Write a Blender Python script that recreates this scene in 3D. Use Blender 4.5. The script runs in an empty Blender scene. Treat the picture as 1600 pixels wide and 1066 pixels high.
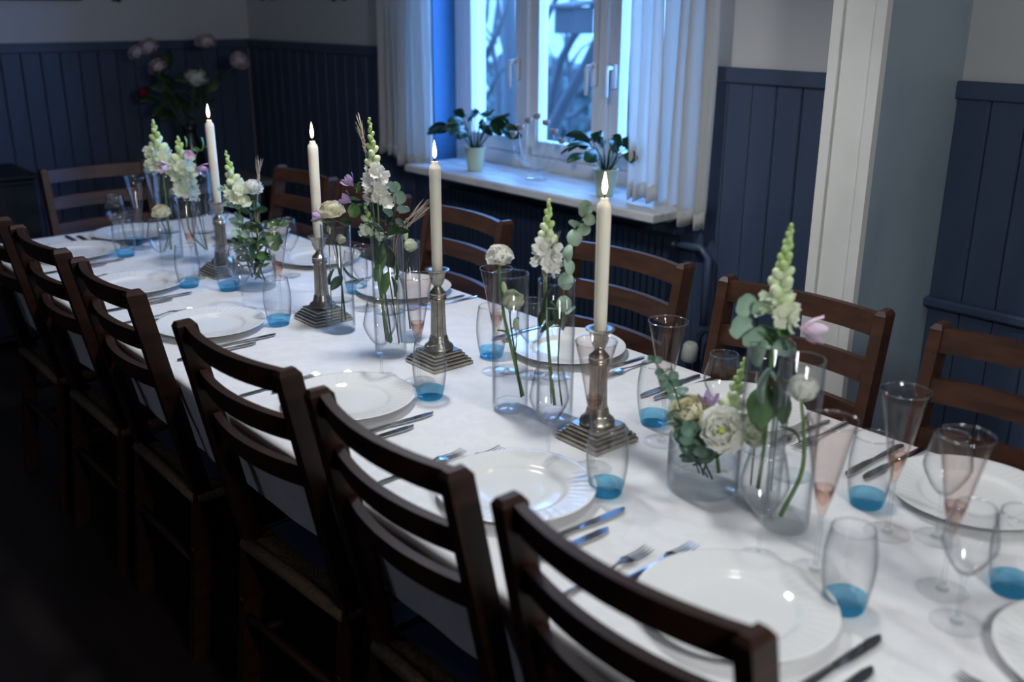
import bpy, math, random
from mathutils import Vector, Matrix
random.seed(7)
R = math.radians
PI = math.pi
S = bpy.context.scene
COL = S.collection
D = bpy.data

# ------------------------------------------------------------------ camera
EYE = Vector((0, 0, 1.58))
YAW, PITCH, ROLL, FPX = R(40.7), R(18.68), R(0.2), 1556.0
_fh = Vector((-math.cos(YAW), math.sin(YAW), 0)); _rt = Vector((math.sin(YAW), math.cos(YAW), 0)); _up = Vector((0, 0, 1))
CF = math.cos(PITCH) * _fh - math.sin(PITCH) * _up
_u0 = math.sin(PITCH) * _fh + math.cos(PITCH) * _up
CR = math.cos(ROLL) * _rt + math.sin(ROLL) * _u0
CU = -math.sin(ROLL) * _rt + math.cos(ROLL) * _u0
cd = D.cameras.new('camera'); cam = D.objects.new('camera', cd); COL.objects.link(cam)
cd.sensor_width = 36; cd.lens = 36 * FPX / 1600; cd.clip_start = 0.02; cd.clip_end = 200
m = Matrix((CR, CU, -CF)).transposed().to_4x4(); m.translation = EYE; cam.matrix_world = m
cd.dof.use_dof = True; cd.dof.focus_distance = 2.38; cd.dof.aperture_fstop = 2.4
S.camera = cam

def ray(x, y): return CF + CR * ((x - 800) / FPX) - CU * ((y - 533) / FPX)
def on_z(x, y, z):
    d = ray(x, y); return EYE + d * ((z - EYE.z) / d.z)
def on_y(x, y, Y):
    d = ray(x, y); return EYE + d * ((Y - EYE.y) / d.y)
def on_x(x, y, X):
    d = ray(x, y); return EYE + d * ((X - EYE.x) / d.x)
def by(x, y, base, near=0.0):          # a point of a bouquet: in the upright plane through its vase, or a little nearer
    n = Vector((base[0] - EYE.x, base[1] - EYE.y, 0)).normalized()
    d = ray(x, y); return EYE + d * (((Vector((base[0], base[1], 0)) - EYE).dot(n) - near) / d.dot(n))

# ------------------------------------------------------------------ sky and lamps
W = D.worlds.new('World'); S.world = W; W.use_nodes = True
W.node_tree.nodes['Background'].inputs[0].default_value = (0.16, 0.42, 1.0, 1)
W.node_tree.nodes['Background'].inputs[1].default_value = 14.0

def light(name, kind, loc, power, color, **kw):
    l = D.lights.new(name, kind); l.energy = power; l.color = color
    for k, v in kw.items(): setattr(l, k, v)
    o = D.objects.new(name, l); o.location = loc; COL.objects.link(o); return o
TINT = (0.97, 0.985, 1.0)
light('pendant_lamp', 'SPOT', (-0.88, 1.33, 2.10), 13, TINT, spot_size=R(118), spot_blend=0.8, shadow_soft_size=0.09)
light('pendant_lamp', 'SPOT', (-1.95, 1.33, 2.05), 45, TINT, spot_size=R(165), spot_blend=0.75, shadow_soft_size=0.09)
light('pendant_lamp', 'SPOT', (-3.30, 1.33, 2.10), 18, TINT, spot_size=R(110), spot_blend=0.8, shadow_soft_size=0.09)
ld = light('standing_lamp', 'SPOT', (0.45, 0.55, 1.80), 58, TINT, spot_size=R(105), spot_blend=0.8, shadow_soft_size=0.16)
ld.rotation_euler = (Vector((-1.7, 1.35, 0.85)) - Vector((0.45, 0.55, 1.80))).to_track_quat('-Z', 'Y').to_euler()
light('fill_light', 'POINT', (0.75, 2.30, 1.75), 9, TINT, shadow_soft_size=0.08)  # added out of view to brighten the grey-blue side of the wing wall
po = light('window_portal', 'AREA', (-2.94, 2.96, 1.6), 1, (1, 1, 1), shape='RECTANGLE', size=1.5, size_y=1.4)
po.rotation_euler = (R(-90), 0, 0); po.data.cycles.is_portal = True
light('fill_light', 'POINT', (-2.1, -1.7, 1.75), 10, (0.72, 0.80, 1.0), shadow_soft_size=0.2)  # added bluish fill behind the camera, lifts the near drop of the cloth

S.view_settings.view_transform = 'Standard'; S.view_settings.look = 'None'
S.view_settings.gamma = 1; S.view_settings.use_curve_mapping = False
S.view_settings.exposure = 0.0
S.cycles.max_bounces = 10; S.cycles.transparent_max_bounces = 40; S.cycles.diffuse_bounces = 4
S.cycles.glossy_bounces = 5; S.cycles.transmission_bounces = 10
S.cycles.caustics_reflective = False; S.cycles.caustics_refractive = False
S.cycles.sample_clamp_indirect = 4.0; S.cycles.blur_glossy = 0.5
S.cycles.use_denoising = True

# ------------------------------------------------------------------ materials
def mat(name, color, rough=0.5, metal=0.0, spec=0.5, noise=None, bump=None, emit=None, sss=None, coat=0.0, sheen=0.0):
    mt = D.materials.new(name); mt.use_nodes = True; nt = mt.node_tree; b = nt.nodes['Principled BSDF']
    b.inputs['Base Color'].default_value = (*color, 1); b.inputs['Roughness'].default_value = rough
    b.inputs['Metallic'].default_value = metal; b.inputs['Specular IOR Level'].default_value = spec
    b.inputs['Coat Weight'].default_value = coat; b.inputs['Sheen Weight'].default_value = sheen
    if sss: b.inputs['Subsurface Weight'].default_value = sss; b.inputs['Subsurface Scale'].default_value = 0.01
    if emit:
        b.inputs['Emission Color'].default_value = (*emit[0], 1); b.inputs['Emission Strength'].default_value = emit[1]
    tc = nt.nodes.new('ShaderNodeTexCoord')
    def nz(scale, det=4, dist=0.0, coord='Object'):
        mp = nt.nodes.new('ShaderNodeMapping'); nt.links.new(tc.outputs[coord], mp.inputs[0])
        mp.inputs['Scale'].default_value = scale if isinstance(scale, tuple) else (scale,) * 3
        n = nt.nodes.new('ShaderNodeTexNoise'); n.inputs['Scale'].default_value = 1; n.inputs['Detail'].default_value = det
        n.inputs['Distortion'].default_value = dist
        nt.links.new(mp.outputs[0], n.inputs['Vector']); return n
    if noise:                                     # (scale, second colour, low, high)
        n = nz(noise[0], 5, 0.6); r = nt.nodes.new('ShaderNodeValToRGB')
        r.color_ramp.elements[0].position = noise[2]; r.color_ramp.elements[1].position = noise[3]
        r.color_ramp.elements[0].color = (*color, 1); r.color_ramp.elements[1].color = (*noise[1], 1)
        nt.links.new(n.outputs['Fac'], r.inputs[0]); nt.links.new(r.outputs[0], b.inputs['Base Color'])
    if bump:                                      # (scale, strength, distance)
        n = nz(bump[0], 3); bp = nt.nodes.new('ShaderNodeBump'); bp.inputs['Strength'].default_value = bump[1]
        bp.inputs['Distance'].default_value = bump[2]
        nt.links.new(n.outputs['Fac'], bp.inputs['Height']); nt.links.new(bp.outputs[0], b.inputs['Normal'])
    return mt

def clear(name, tint=(1, 1, 1), edge=(0.62, 0.66, 0.68), refl=1.0, base=0.045):
    """thin clear glass: straight-through light, Fresnel reflection, slightly darker where the wall is seen edge-on"""
    mt = D.materials.new(name); mt.use_nodes = True; nt = mt.node_tree; nt.nodes.clear()
    out = nt.nodes.new('ShaderNodeOutputMaterial'); mix = nt.nodes.new('ShaderNodeMixShader')
    tr = nt.nodes.new('ShaderNodeBsdfTransparent'); gl = nt.nodes.new('ShaderNodeBsdfGlossy'); gl.inputs['Roughness'].default_value = 0.02
    lw = nt.nodes.new('ShaderNodeLayerWeight'); lw.inputs['Blend'].default_value = 0.5
    p = nt.nodes.new('ShaderNodeMath'); p.operation = 'POWER'; p.inputs[1].default_value = 5
    ma = nt.nodes.new('ShaderNodeMath'); ma.operation = 'MULTIPLY_ADD'; ma.inputs[1].default_value = 0.9 * refl; ma.inputs[2].default_value = base
    p3 = nt.nodes.new('ShaderNodeMath'); p3.operation = 'POWER'; p3.inputs[1].default_value = 3.2
    mc = nt.nodes.new('ShaderNodeMix'); mc.data_type = 'RGBA'
    mc.inputs[6].default_value = (*tint, 1); mc.inputs[7].default_value = (*[a * b for a, b in zip(tint, edge)], 1)
    L = nt.links.new
    L(lw.outputs['Facing'], p.inputs[0]); L(p.outputs[0], ma.inputs[0]); L(ma.outputs[0], mix.inputs[0])
    L(lw.outputs['Facing'], p3.inputs[0]); L(p3.outputs[0], mc.inputs[0]); L(mc.outputs[2], tr.inputs[0])
    L(tr.outputs[0], mix.inputs[1]); L(gl.outputs[0], mix.inputs[2]); L(mix.outputs[0], out.inputs[0]); return mt

def solid_glass(name, color, part=0.5, ior=1.45):
    """thick clear lump: part of the light is bent, part goes straight through"""
    mt = D.materials.new(name); mt.use_nodes = True; nt = mt.node_tree; nt.nodes.clear()
    out = nt.nodes.new('ShaderNodeOutputMaterial'); mix = nt.nodes.new('ShaderNodeMixShader'); mix.inputs[0].default_value = part
    tr = nt.nodes.new('ShaderNodeBsdfTransparent'); tr.inputs[0].default_value = (*color, 1)
    g = nt.nodes.new('ShaderNodeBsdfGlass'); g.inputs['Color'].default_value = (*color, 1); g.inputs['IOR'].default_value = ior; g.inputs['Roughness'].default_value = 0.0
    nt.links.new(tr.outputs[0], mix.inputs[1]); nt.links.new(g.outputs[0], mix.inputs[2]); nt.links.new(mix.outputs[0], out.inputs[0]); return mt

def sheer(name, color, amount):
    mt = D.materials.new(name); mt.use_nodes = True; nt = mt.node_tree; nt.nodes.clear()
    out = nt.nodes.new('ShaderNodeOutputMaterial'); mix = nt.nodes.new('ShaderNodeMixShader'); mix.inputs[0].default_value = amount
    d = nt.nodes.new('ShaderNodeBsdfDiffuse'); d.inputs[0].default_value = (*color, 1)
    t = nt.nodes.new('ShaderNodeBsdfTranslucent'); t.inputs[0].default_value = (*color, 1)
    nt.links.new(d.outputs[0], mix.inputs[1]); nt.links.new(t.outputs[0], mix.inputs[2]); nt.links.new(mix.outputs[0], out.inputs[0]); return mt

M = dict(
    white=mat('white_wall_paint', (0.60, 0.60, 0.60), 0.6, bump=(40, 0.08, 0.002)),
    post=mat('ivory_gloss_paint', (0.66, 0.66, 0.63), 0.35, noise=(6, (0.60, 0.60, 0.57), 0.4, 0.7)),
    greyblue=mat('grey_blue_gloss_paint', (0.30, 0.37, 0.43), 0.3, noise=((5, 5, 2), (0.24, 0.31, 0.37), 0.35, 0.7), bump=((30, 30, 8), 0.25, 0.004)),
    navy=mat('navy_panel_paint', (0.058, 0.086, 0.150), 0.42, noise=((9, 9, 1.5), (0.046, 0.070, 0.128), 0.35, 0.7), bump=((60, 60, 6), 0.1, 0.002)),
    rad=mat('radiator_blue_paint', (0.020, 0.034, 0.062), 0.4),
    reveal=mat('blue_reveal_paint', (0.045, 0.20, 0.46), 0.45),
    frame=mat('white_window_paint', (0.78, 0.78, 0.77), 0.35),
    sill=mat('pale_marble', (0.62, 0.62, 0.62), 0.25, noise=((6, 22, 10), (0.42, 0.43, 0.45), 0.45, 0.68)),
    floor=mat('dark_floor_boards', (0.012, 0.005, 0.003), 0.5, noise=((2, 14, 2), (0.007, 0.003, 0.002), 0.4, 0.65)),
    ceiling=mat('ceiling_paint', (0.55, 0.55, 0.55), 0.8),
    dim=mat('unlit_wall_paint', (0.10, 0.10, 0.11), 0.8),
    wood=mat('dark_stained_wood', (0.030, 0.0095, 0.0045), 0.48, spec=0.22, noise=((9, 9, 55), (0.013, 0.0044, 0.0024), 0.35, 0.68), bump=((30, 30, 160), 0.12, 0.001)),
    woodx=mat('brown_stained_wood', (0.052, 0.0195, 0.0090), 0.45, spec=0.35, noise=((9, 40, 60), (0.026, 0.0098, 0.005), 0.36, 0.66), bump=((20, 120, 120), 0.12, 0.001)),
    rush=mat('woven_rush', (0.16, 0.10, 0.055), 0.8, noise=((90, 90, 90), (0.06, 0.035, 0.02), 0.3, 0.7), bump=((180, 180, 60), 0.8, 0.004)),
    pad=mat('navy_cushion_cloth', (0.012, 0.022, 0.075), 0.85, sheen=0.2),
    cloth=mat('white_damask', (0.79, 0.79, 0.795), 0.62, noise=((26, 26, 26), (0.755, 0.755, 0.765), 0.47, 0.55), bump=((14, 14, 14), 0.10, 0.006)),
    china=mat('white_china', (0.80, 0.805, 0.80), 0.10, spec=0.55),
    steel=mat('polished_steel', (0.55, 0.55, 0.57), 0.14, metal=1.0),
    pewter=mat('old_pewter', (0.46, 0.42, 0.36), 0.32, metal=1.0, noise=(60, (0.30, 0.27, 0.22), 0.35, 0.7)),
    wax=mat('ivory_wax', (0.93, 0.88, 0.74), 0.42, sss=0.3),
    wick=mat('burnt_wick', (0.02, 0.015, 0.012), 0.9),
    flame=mat('candle_flame', (1, 0.7, 0.35), 0.5, emit=((1.0, 0.72, 0.42), 16)),
    glass=clear('clear_glass', (1, 1, 1), (0.46, 0.50, 0.53), 1.0, 0.035),
    pink=clear('blush_glass', (0.975, 0.945, 0.935), (0.48, 0.44, 0.44), 1.0, 0.035),
    pinktip=clear('pink_glass', (0.95, 0.85, 0.80), (0.5, 0.42, 0.40)),
    rimg=clear('glass_rim', (0.9, 0.92, 0.94), (0.4, 0.42, 0.44), 1.0, 0.32),
    foot=clear('glass_foot', (1, 1, 1), (0.86, 0.88, 0.9), 0.7, 0.02),
    pane=clear('window_glass', (0.97, 0.98, 1.0), (0.9, 0.9, 0.9)),
    thick=solid_glass('thick_glass', (0.97, 0.985, 0.99), 0.15),
    blue=solid_glass('blue_glass', (0.52, 0.83, 0.96), 0.26),
    water=clear('vase_water', (0.95, 0.97, 0.975), (0.8, 0.84, 0.86), base=0.015),
    watertop=clear('water_surface', (0.86, 0.89, 0.92), (0.75, 0.8, 0.84), base=0.08),
    stem=mat('green_stem', (0.13, 0.25, 0.06), 0.5),
    darkstem=mat('dark_stem', (0.05, 0.10, 0.045), 0.5),
    bud=mat('lime_bud', (0.42, 0.58, 0.22), 0.5),
    budpale=mat('pale_lime_bud', (0.62, 0.72, 0.44), 0.5),
    petal=sheer('white_petal', (0.90, 0.90, 0.84), 0.38),
    cream=sheer('cream_petal', (0.90, 0.87, 0.68), 0.38),
    greenwhite=sheer('green_white_petal', (0.86, 0.90, 0.72), 0.38),
    mauve=mat('mauve_petal', (0.42, 0.28, 0.50), 0.55),
    palepink=mat('pale_pink_petal', (0.74, 0.56, 0.70), 0.55),
    peony=mat('pink_peony_petal', (0.62, 0.50, 0.54), 0.6),
    red=mat('dark_red_petal', (0.20, 0.01, 0.015), 0.6),
    leaf=mat('green_leaf', (0.10, 0.23, 0.065), 0.45),
    darkleaf=mat('dark_green_leaf', (0.035, 0.085, 0.035), 0.4),
    euca=mat('grey_green_leaf', (0.32, 0.46, 0.36), 0.5),
    eucadark=mat('deep_grey_green_leaf', (0.13, 0.23, 0.17), 0.5),
    straw=mat('pale_straw', (0.46, 0.40, 0.32), 0.7),
    yellow=mat('yellow_centre', (0.62, 0.60, 0.10), 0.6),
    potg=mat('sage_pot', (0.50, 0.56, 0.38), 0.45),
    soil=mat('potting_soil', (0.02, 0.015, 0.01), 0.9),
    plant=mat('pot_plant_leaf', (0.012, 0.06, 0.028), 0.35),
    curtain=sheer('sheer_curtain', (0.80, 0.80, 0.78), 0.6),
    black=mat('black_iron', (0.012, 0.012, 0.014), 0.5),
    darkcab=mat('near_black_lacquer', (0.008, 0.008, 0.012), 0.5),
    greycloth=mat('grey_table_top', (0.20, 0.20, 0.22), 0.5),
    darkvase=mat('dark_pottery', (0.015, 0.016, 0.02), 0.15),
    knob=mat('cream_plastic', (0.62, 0.62, 0.58), 0.4),
    snow=mat('pale_snowy_ground', (0.36, 0.38, 0.37), 0.9, noise=((0.9, 0.5, 1), (0.13, 0.16, 0.16), 0.5, 0.66)),
    facade=mat('pale_render', (0.44, 0.45, 0.42), 0.9, noise=((0.6, 0.6, 0.9), (0.30, 0.31, 0.30), 0.4, 0.7)),
    bark=mat('dark_bark', (0.03, 0.03, 0.032), 0.9),
    hedge=mat('dull_hedge', (0.06, 0.085, 0.08), 0.9),
    winpane=mat('distant_window', (0.05, 0.06, 0.07), 0.15),
)

# ------------------------------------------------------------------ mesh helpers
class G:
    def __init__(s): s.v = []; s.f = []
    def add(s, v, f):
        o = len(s.v); s.v += [tuple(p) for p in v]; s.f += [tuple(i + o for i in q) for q in f]; return s
    def box(s, x0, x1, y0, y1, z0, z1, c=0.0):
        if c <= 0:
            v = [(x, y, z) for z in (z0, z1) for y in (y0, y1) for x in (x0, x1)]
            return s.add(v, [(0, 2, 3, 1), (4, 5, 7, 6), (0, 1, 5, 4), (1, 3, 7, 5), (3, 2, 6, 7), (2, 0, 4, 6)])
        v = []; f = []
        for z, k in ((z0, c), (z0 + c, 0), (z1 - c, 0), (z1, c)):
            a0, a1, b0, b1 = x0 + k, x1 - k, y0 + k, y1 - k
            if k: v += [(a0 + 0, b0, z), (a1, b0, z), (a1, b1, z), (a0, b1, z)] * 1
            else: v += [(a0, b0, z), (a1, b0, z), (a1, b1, z), (a0, b1, z)]
        f = [(3, 2, 1, 0), (12, 13, 14, 15)]
        for r in range(3):
            for i in range(4):
                j = (i + 1) % 4; f.append((r * 4 + i, r * 4 + j, r * 4 + 4 + j, r * 4 + 4 + i))
        return s.add(v, f)
    def lathe(s, prof, n=32, c=(0, 0, 0), closed=False):
        v = []; f = []; rings = []
        for r, z in prof:
            if r < 1e-6:
                rings.append([len(v)]); v.append((c[0], c[1], c[2] + z))
            else:
                rings.append(list(range(len(v), len(v) + n)))
                v += [(c[0] + r * math.cos(2 * PI * i / n), c[1] + r * math.sin(2 * PI * i / n), c[2] + z) for i in range(n)]
        rr = rings + ([rings[0]] if closed else [])
        for A, B in zip(rr, rr[1:]):
            for i in range(n):
                j = (i + 1) % n
                if len(A) == 1 and len(B) == 1: break
                if len(A) == 1: f.append((A[0], B[j], B[i]))
                elif len(B) == 1: f.append((A[i], A[j], B[0]))
                else: f.append((A[i], A[j], B[j], B[i]))
        return s.add(v, f)
    def tube(s, pts, rad, n=8, caps=True):
        pts = [Vector(p) for p in pts]; N = len(pts); rs = rad if isinstance(rad, (list, tuple)) else [rad] * N
        v = []; f = []; u = None
        for i, p in enumerate(pts):
            t = (pts[min(i + 1, N - 1)] - pts[max(i - 1, 0)]).normalized()
            if u is None: u = t.orthogonal().normalized()
            u = (u - t * u.dot(t)).normalized(); w = t.cross(u)
            v += [p + (u * math.cos(2 * PI * k / n) + w * math.sin(2 * PI * k / n)) * rs[i] for k in range(n)]
        for i in range(N - 1):
            for k in range(n):
                j = (k + 1) % n; f.append((i * n + k, i * n + j, i * n + n + j, i * n + n + k))
        if caps: f.append(tuple(range(n - 1, -1, -1))); f.append(tuple((N - 1) * n + k for k in range(n)))
        return s.add(v, f)
    def ell(s, c, rx, ry=None, rz=None, n=10, m=6, rot=None):
        ry = rx if ry is None else ry; rz = rx if rz is None else rz
        g = G().lathe([(math.sin(PI * i / m), -math.cos(PI * i / m)) for i in range(m + 1)], n)
        vv = [Vector((x * rx, y * ry, z * rz)) for x, y, z in g.v]
        if rot is not None: vv = [rot @ p for p in vv]
        return s.add([p + Vector(c) for p in vv], g.f)
    def prism(s, poly, z0, z1):                 # poly counter-clockwise in x, y
        n = len(poly); v = [(x, y, z0) for x, y in poly] + [(x, y, z1) for x, y in poly]
        return s.add(v, [tuple(range(n - 1, -1, -1)), tuple(range(n, 2 * n))] + [(i, (i + 1) % n, n + (i + 1) % n, n + i) for i in range(n)])
    def mesh(s, name, mt, smooth=True, angle=None):
        me = D.meshes.new(name); me.from_pydata(s.v, [], s.f); me.materials.append(M[mt] if isinstance(mt, str) else mt)
        if smooth:
            me.polygons.foreach_set('use_smooth', [True] * len(me.polygons))
            if angle: me.set_sharp_from_angle(angle=R(angle))
        me.update(); return me

def tag(o, label=None, cat=None, group=None, kind=None):
    for k, v in (('label', label), ('category', cat), ('group', group), ('kind', kind)):
        if v: o[k] = v
    return o
def ob(name, me, parent=None, loc=None, mtx=None, **t):
    o = D.objects.new(name, me); COL.objects.link(o)
    if parent is not None: o.parent = parent
    if mtx is not None: o.matrix_basis = mtx
    elif loc is not None: o.location = loc
    return tag(o, **t)
def thing(name, loc, label, cat, group=None, rz=0.0):
    o = D.objects.new(name, None); COL.objects.link(o); o.location = loc; o.rotation_euler = (0, 0, rz); o.empty_display_size = 0.05
    return tag(o, label, cat, group)
def struct(name, g, mt, smooth=False, **k): return ob(name, g.mesh(name, mt, smooth), kind='structure', **k)
CACHE = {}
def cached(key, fn):
    if key not in CACHE: CACHE[key] = fn()
    return CACHE[key]
def aim(loc, d, roll=0.0, sc=1.0):
    d = Vector(d).normalized(); q = Vector((0, 0, 1)).rotation_difference(d)
    s3 = sc if isinstance(sc, tuple) else (sc,) * 3
    return Matrix.Translation(loc) @ q.to_matrix().to_4x4() @ Matrix.Rotation(roll, 4, 'Z') @ Matrix.Diagonal((*s3, 1))

# ------------------------------------------------------------------ room shell
XL, YB, XR, YF, ZC = -5.43, 2.70, 2.3, -2.3, 2.62
struct('floor', G().box(XL - .2, XR + .2, YF - .2, YB + .3, -0.1, 0), 'floor')
struct('ceiling', G().box(XL - .2, XR + .2, YF - .2, YB + .3, ZC, ZC + .1), 'ceiling')
wl = struct('wall_left', G().box(XL - .2, XL, YF, YB, 0, ZC), 'white')
OX0, OX1, OZ0, OZ1 = -3.68, -2.20, 0.90, 2.25
wb = struct('wall_back', G().box(XL - .2, OX0, YB, YB + .3, 0, ZC).box(OX1, XR, YB, YB + .3, 0, ZC).box(OX0, OX1, YB, YB + .3, 0, OZ0).box(OX0, OX1, YB, YB + .3, OZ1, ZC), 'white')
struct('wall_right', G().box(XR, XR + .2, YF, YB, 0, ZC), 'dim')
struct('wall_front', G().box(XL - .2, XR + .2, YF - .2, YF, 0, ZC), 'dim')
# tongue-and-groove wainscot, board by board
BW, BT, ZT = 0.0933, 0.014, 1.345
def board_mesh(h, w=BW):
    c = 0.005
    return G().prism([(0, 0), (0.001, -BT + c), (c, -BT), (w - c, -BT), (w - 0.001, -BT + c), (w, 0)], 0, h).mesh('board', 'navy', False)
bm_full, bm_low = board_mesh(ZT), board_mesh(0.86)
x = XL + .014
while x < -1.45 - BW * .3:
    under = x + BW > OX0 and x < OX1
    ob('board', bm_low if under else bm_full, wb, (x, YB, 0)); x += BW
ob('rail', G().box(XL, OX0 - .02, YB - .028, YB, ZT, 1.392, .004).mesh('rail', 'navy', False), wb)
ob('rail', G().box(OX1 + .02, -1.44, YB - .028, YB, ZT, 1.392, .004).mesh('rail', 'navy', False), wb)
x = -1.30
while x < 0.2: ob('board', bm_full, wb, (x, YB, 0)); x += BW
ob('rail', G().box(-1.30, 0.3, YB - .028, YB, ZT, 1.392, .004).mesh('rail', 'navy', False), wb)
ob('rail', G().box(-1.30, 0.3, YB - .045, YB - BT, .772, .800, .006).mesh('rail', 'navy', False), wb, label='thin navy rail across the middle of the panelling')
y = YB - .014
rz = Matrix.Rotation(R(90), 4, 'Z')
while y > -0.4:
    ob('board', bm_full, wl, mtx=Matrix.Translation((XL, y - BW, 0)) @ rz); y -= BW
ob('rail', G().box(XL, XL + .028, -.5, YB, ZT, 1.392, .004).mesh('rail', 'navy', False), wl)
# short wing wall
ww = struct('wall_wing', G().box(-1.436, -1.304, 2.284, YB, 0, ZC), 'post')
ob('side_panel', G().box(-1.304, -1.298, 2.300, YB, 0, ZC).mesh('side_panel', 'greyblue', False), ww, label='grey blue gloss painted side of the wing wall')
ob('edge_trim', G().box(-1.442, -1.414, 2.276, 2.284, 0, ZC, .002).mesh('edge_trim', 'post', False), ww)
ob('edge_trim', G().box(-1.326, -1.298, 2.276, 2.300, 0, ZC, .002).mesh('edge_trim', 'post', False), ww)

# ------------------------------------------------------------------ window
WY0, WY1 = 2.82, 2.885
win = ob('window_1', G().box(OX0, OX1, WY0, WY1, OZ0 + .005, OZ0 + .075, .004).box(OX0, OX1, WY0, WY1, OZ1 - .06, OZ1, .004)
         .box(OX0, OX0 + .06, WY0 + .001, WY1, OZ0 + .05, OZ1, .004).box(OX1 - .06, OX1, WY0 + .001, WY1, OZ0 + .05, OZ1, .004)
         .box(-3.215, -3.175, WY0 - .012, WY1, OZ0 + .05, OZ1, .004).box(-2.762, -2.722, WY0 - .012, WY1, OZ0 + .05, OZ1, .004).mesh('window_frame', 'frame', False), kind='structure')
for a, b, hx in ((OX0 + .06, -3.215, -3.247), (-3.175, -2.762, -2.795), (-2.722, OX1 - .06, -2.69)):
    z0, z1, s = OZ0 + .078, OZ1 - .06, 0.052
    sash = ob('sash', G().box(a + .002, a + s, WY0 + .006, WY1 - .01, z0, z1, .004).box(b - s, b - .002, WY0 + .006, WY1 - .01, z0, z1, .004)
              .box(a + s, b - s, WY0 + .006, WY1 - .01, z0, z0 + s + .01, .004).box(a + s, b - s, WY0 + .006, WY1 - .01, z1 - s, z1, .004).mesh('sash', 'frame', False), win)
    ob('pane', G().box(a + s, b - s, WY0 + .03, WY0 + .034, z0 + s, z1 - s).mesh('pane', 'pane', False), sash)
    ob('handle', G().box(hx - .012, hx + .012, WY0 - .012, WY0 + .006, 1.28, 1.37, .004).tube([(hx, WY0 - .012, 1.355), (hx, WY0 - .04, 1.355), (hx, WY0 - .045, 1.345), (hx, WY0 - .045, 1.25)], .009, 8).mesh('handle', 'frame'), sash)
for nm, x0, x1 in (('left', OX0 - .001, OX0 + .006), ('right', OX1 - .006, OX1 + .001)):
    ob('reveal', G().box(x0, x1, YB - .001, WY0, OZ0, OZ1).mesh('reveal', 'reveal', False), win)
struct('trim_1', G().box(-3.60, -2.165, 2.478, WY0, .888, .922, .006), 'sill')     # window sill

# curtains
def curtain(name, x0, x1, y, ztop, zbot, folds, seed, label, amp=.028, hem=0.0):
    rnd = random.Random(seed); ph = [rnd.uniform(0, 6) for _ in range(4)]
    nx, nz = folds * 12, 26; v = []; f = []
    for j in range(nz + 1):
        t = j / nz; zz = ztop + (zbot - ztop) * t
        for i in range(nx + 1):
            u = i / nx
            a = amp * (0.75 + 0.35 * t)
            w = math.sin(2 * PI * folds * u + ph[0] + .6 * math.sin(3 * t + ph[1])) + .45 * math.sin(2 * PI * folds * .53 * u + ph[2]) + .25 * math.sin(2 * PI * folds * 2.1 * u + ph[3])
            xx = x0 + (x1 - x0) * u + .006 * math.sin(5 * t + 7 * u + ph[1])
            zz2 = zz + (hem * u + .008 * math.sin(2 * PI * folds * u + ph[0])) * (t > .97)
            v.append((xx, y + a * .6 * w, zz2))
    for j in range(nz):
        for i in range(nx):
            p = j * (nx + 1) + i; f.append((p, p + 1, p + nx + 2, p + nx + 1))
    root = thing(name, ((x0 + x1) / 2, y, zbot), label, 'curtain', 'white sheer curtains at the window')
    g = G().add([(a - (x0 + x1) / 2, b - y, c - zbot) for a, b, c in v], f)
    o = ob('panel', g.mesh('panel', 'curtain'), root); sol = o.modifiers.new('thickness', 'SOLIDIFY'); sol.thickness = .0012
    h = [(v[(nz) * (nx + 1) + i][0] - (x0 + x1) / 2, v[nz * (nx + 1) + i][1] - y, v[nz * (nx + 1) + i][2] - zbot) for i in range(nx + 1)]
    hv = [(a, b - .003, c) for a, b, c in h] + [(a, b - .003, c + .055) for a, b, c in h]
    o = ob('hem', G().add(hv, [(i, i + 1, nx + 2 + i, nx + 1 + i) for i in range(nx)]).mesh('hem', 'curtain'), root); sol = o.modifiers.new('thickness', 'SOLIDIFY'); sol.thickness = .0015
curtain('curtain', -3.975, -3.80, 2.60, 2.36, .925, 3, 3, 'narrow outer white curtain at the left edge of the window', .02)
curtain('curtain', -3.775, -3.53, 2.585, 2.36, .893, 4, 5, 'blue-lit white curtain just left of the window panes', .024)
curtain('curtain', -2.40, -2.255, 2.585, 2.36, .935, 3, 9, 'blue-lit white curtain just right of the window panes', .018)
curtain('curtain', -2.28, -2.06, 2.62, 2.36, .885, 4, 12, 'wide grey-white curtain hanging at the right edge of the window', .026, -.02)
rod = thing('curtain_rod', (-3.0, 2.60, 2.38), 'black curtain rod above the window', 'curtain rod')
ob('rod', G().tube([(-1.1, 0, 0), (1.05, 0, 0)], .012, 10).mesh('rod', 'black'), rod)
for sx in (-1.12, 1.07): ob('finial', G().ell((sx, 0, 0), .026).mesh('finial', 'black'), rod)
for sx in (-1.0, .95): ob('bracket', G().box(sx - .01, sx + .01, -.012, .1, -.02, .012).mesh('bracket', 'black', False), rod)

# radiator, its pipes and valve
rd = thing('radiator', (-2.85, 2.64, .14), 'dark blue finned radiator under the window sill', 'radiator')
fin = G().box(-.011, .011, -.035, .03, 0, .66, .006).mesh('fin', 'rad', False)
for i in range(42): ob('fin', fin, rd, (-.64 + i * .0311, 0, .02))
ob('header', G().tube([(-.66, 0, .06), (.66, 0, .06)], .02, 10).tube([(-.66, 0, .65), (.66, 0, .65)], .02, 10).mesh('header', 'rad'), rd)
for sx in (-.62, .62): ob('foot', G().box(sx - .02, sx + .02, -.03, .03, -.14, .03, .004).mesh('foot', 'rad', False), rd)
pp = thing('heating_pipe', (-2.1, 2.64, 0), 'navy painted heating pipe running from the radiator along the wall', 'pipe')
ob('run', G().tube([(-.05, -.0, .20), (.02, 0, .2), (.03, 0, .49), (.06, .0, .52), (.63, .0, .50)], .012, 8).mesh('run', 'rad'), pp)
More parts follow.
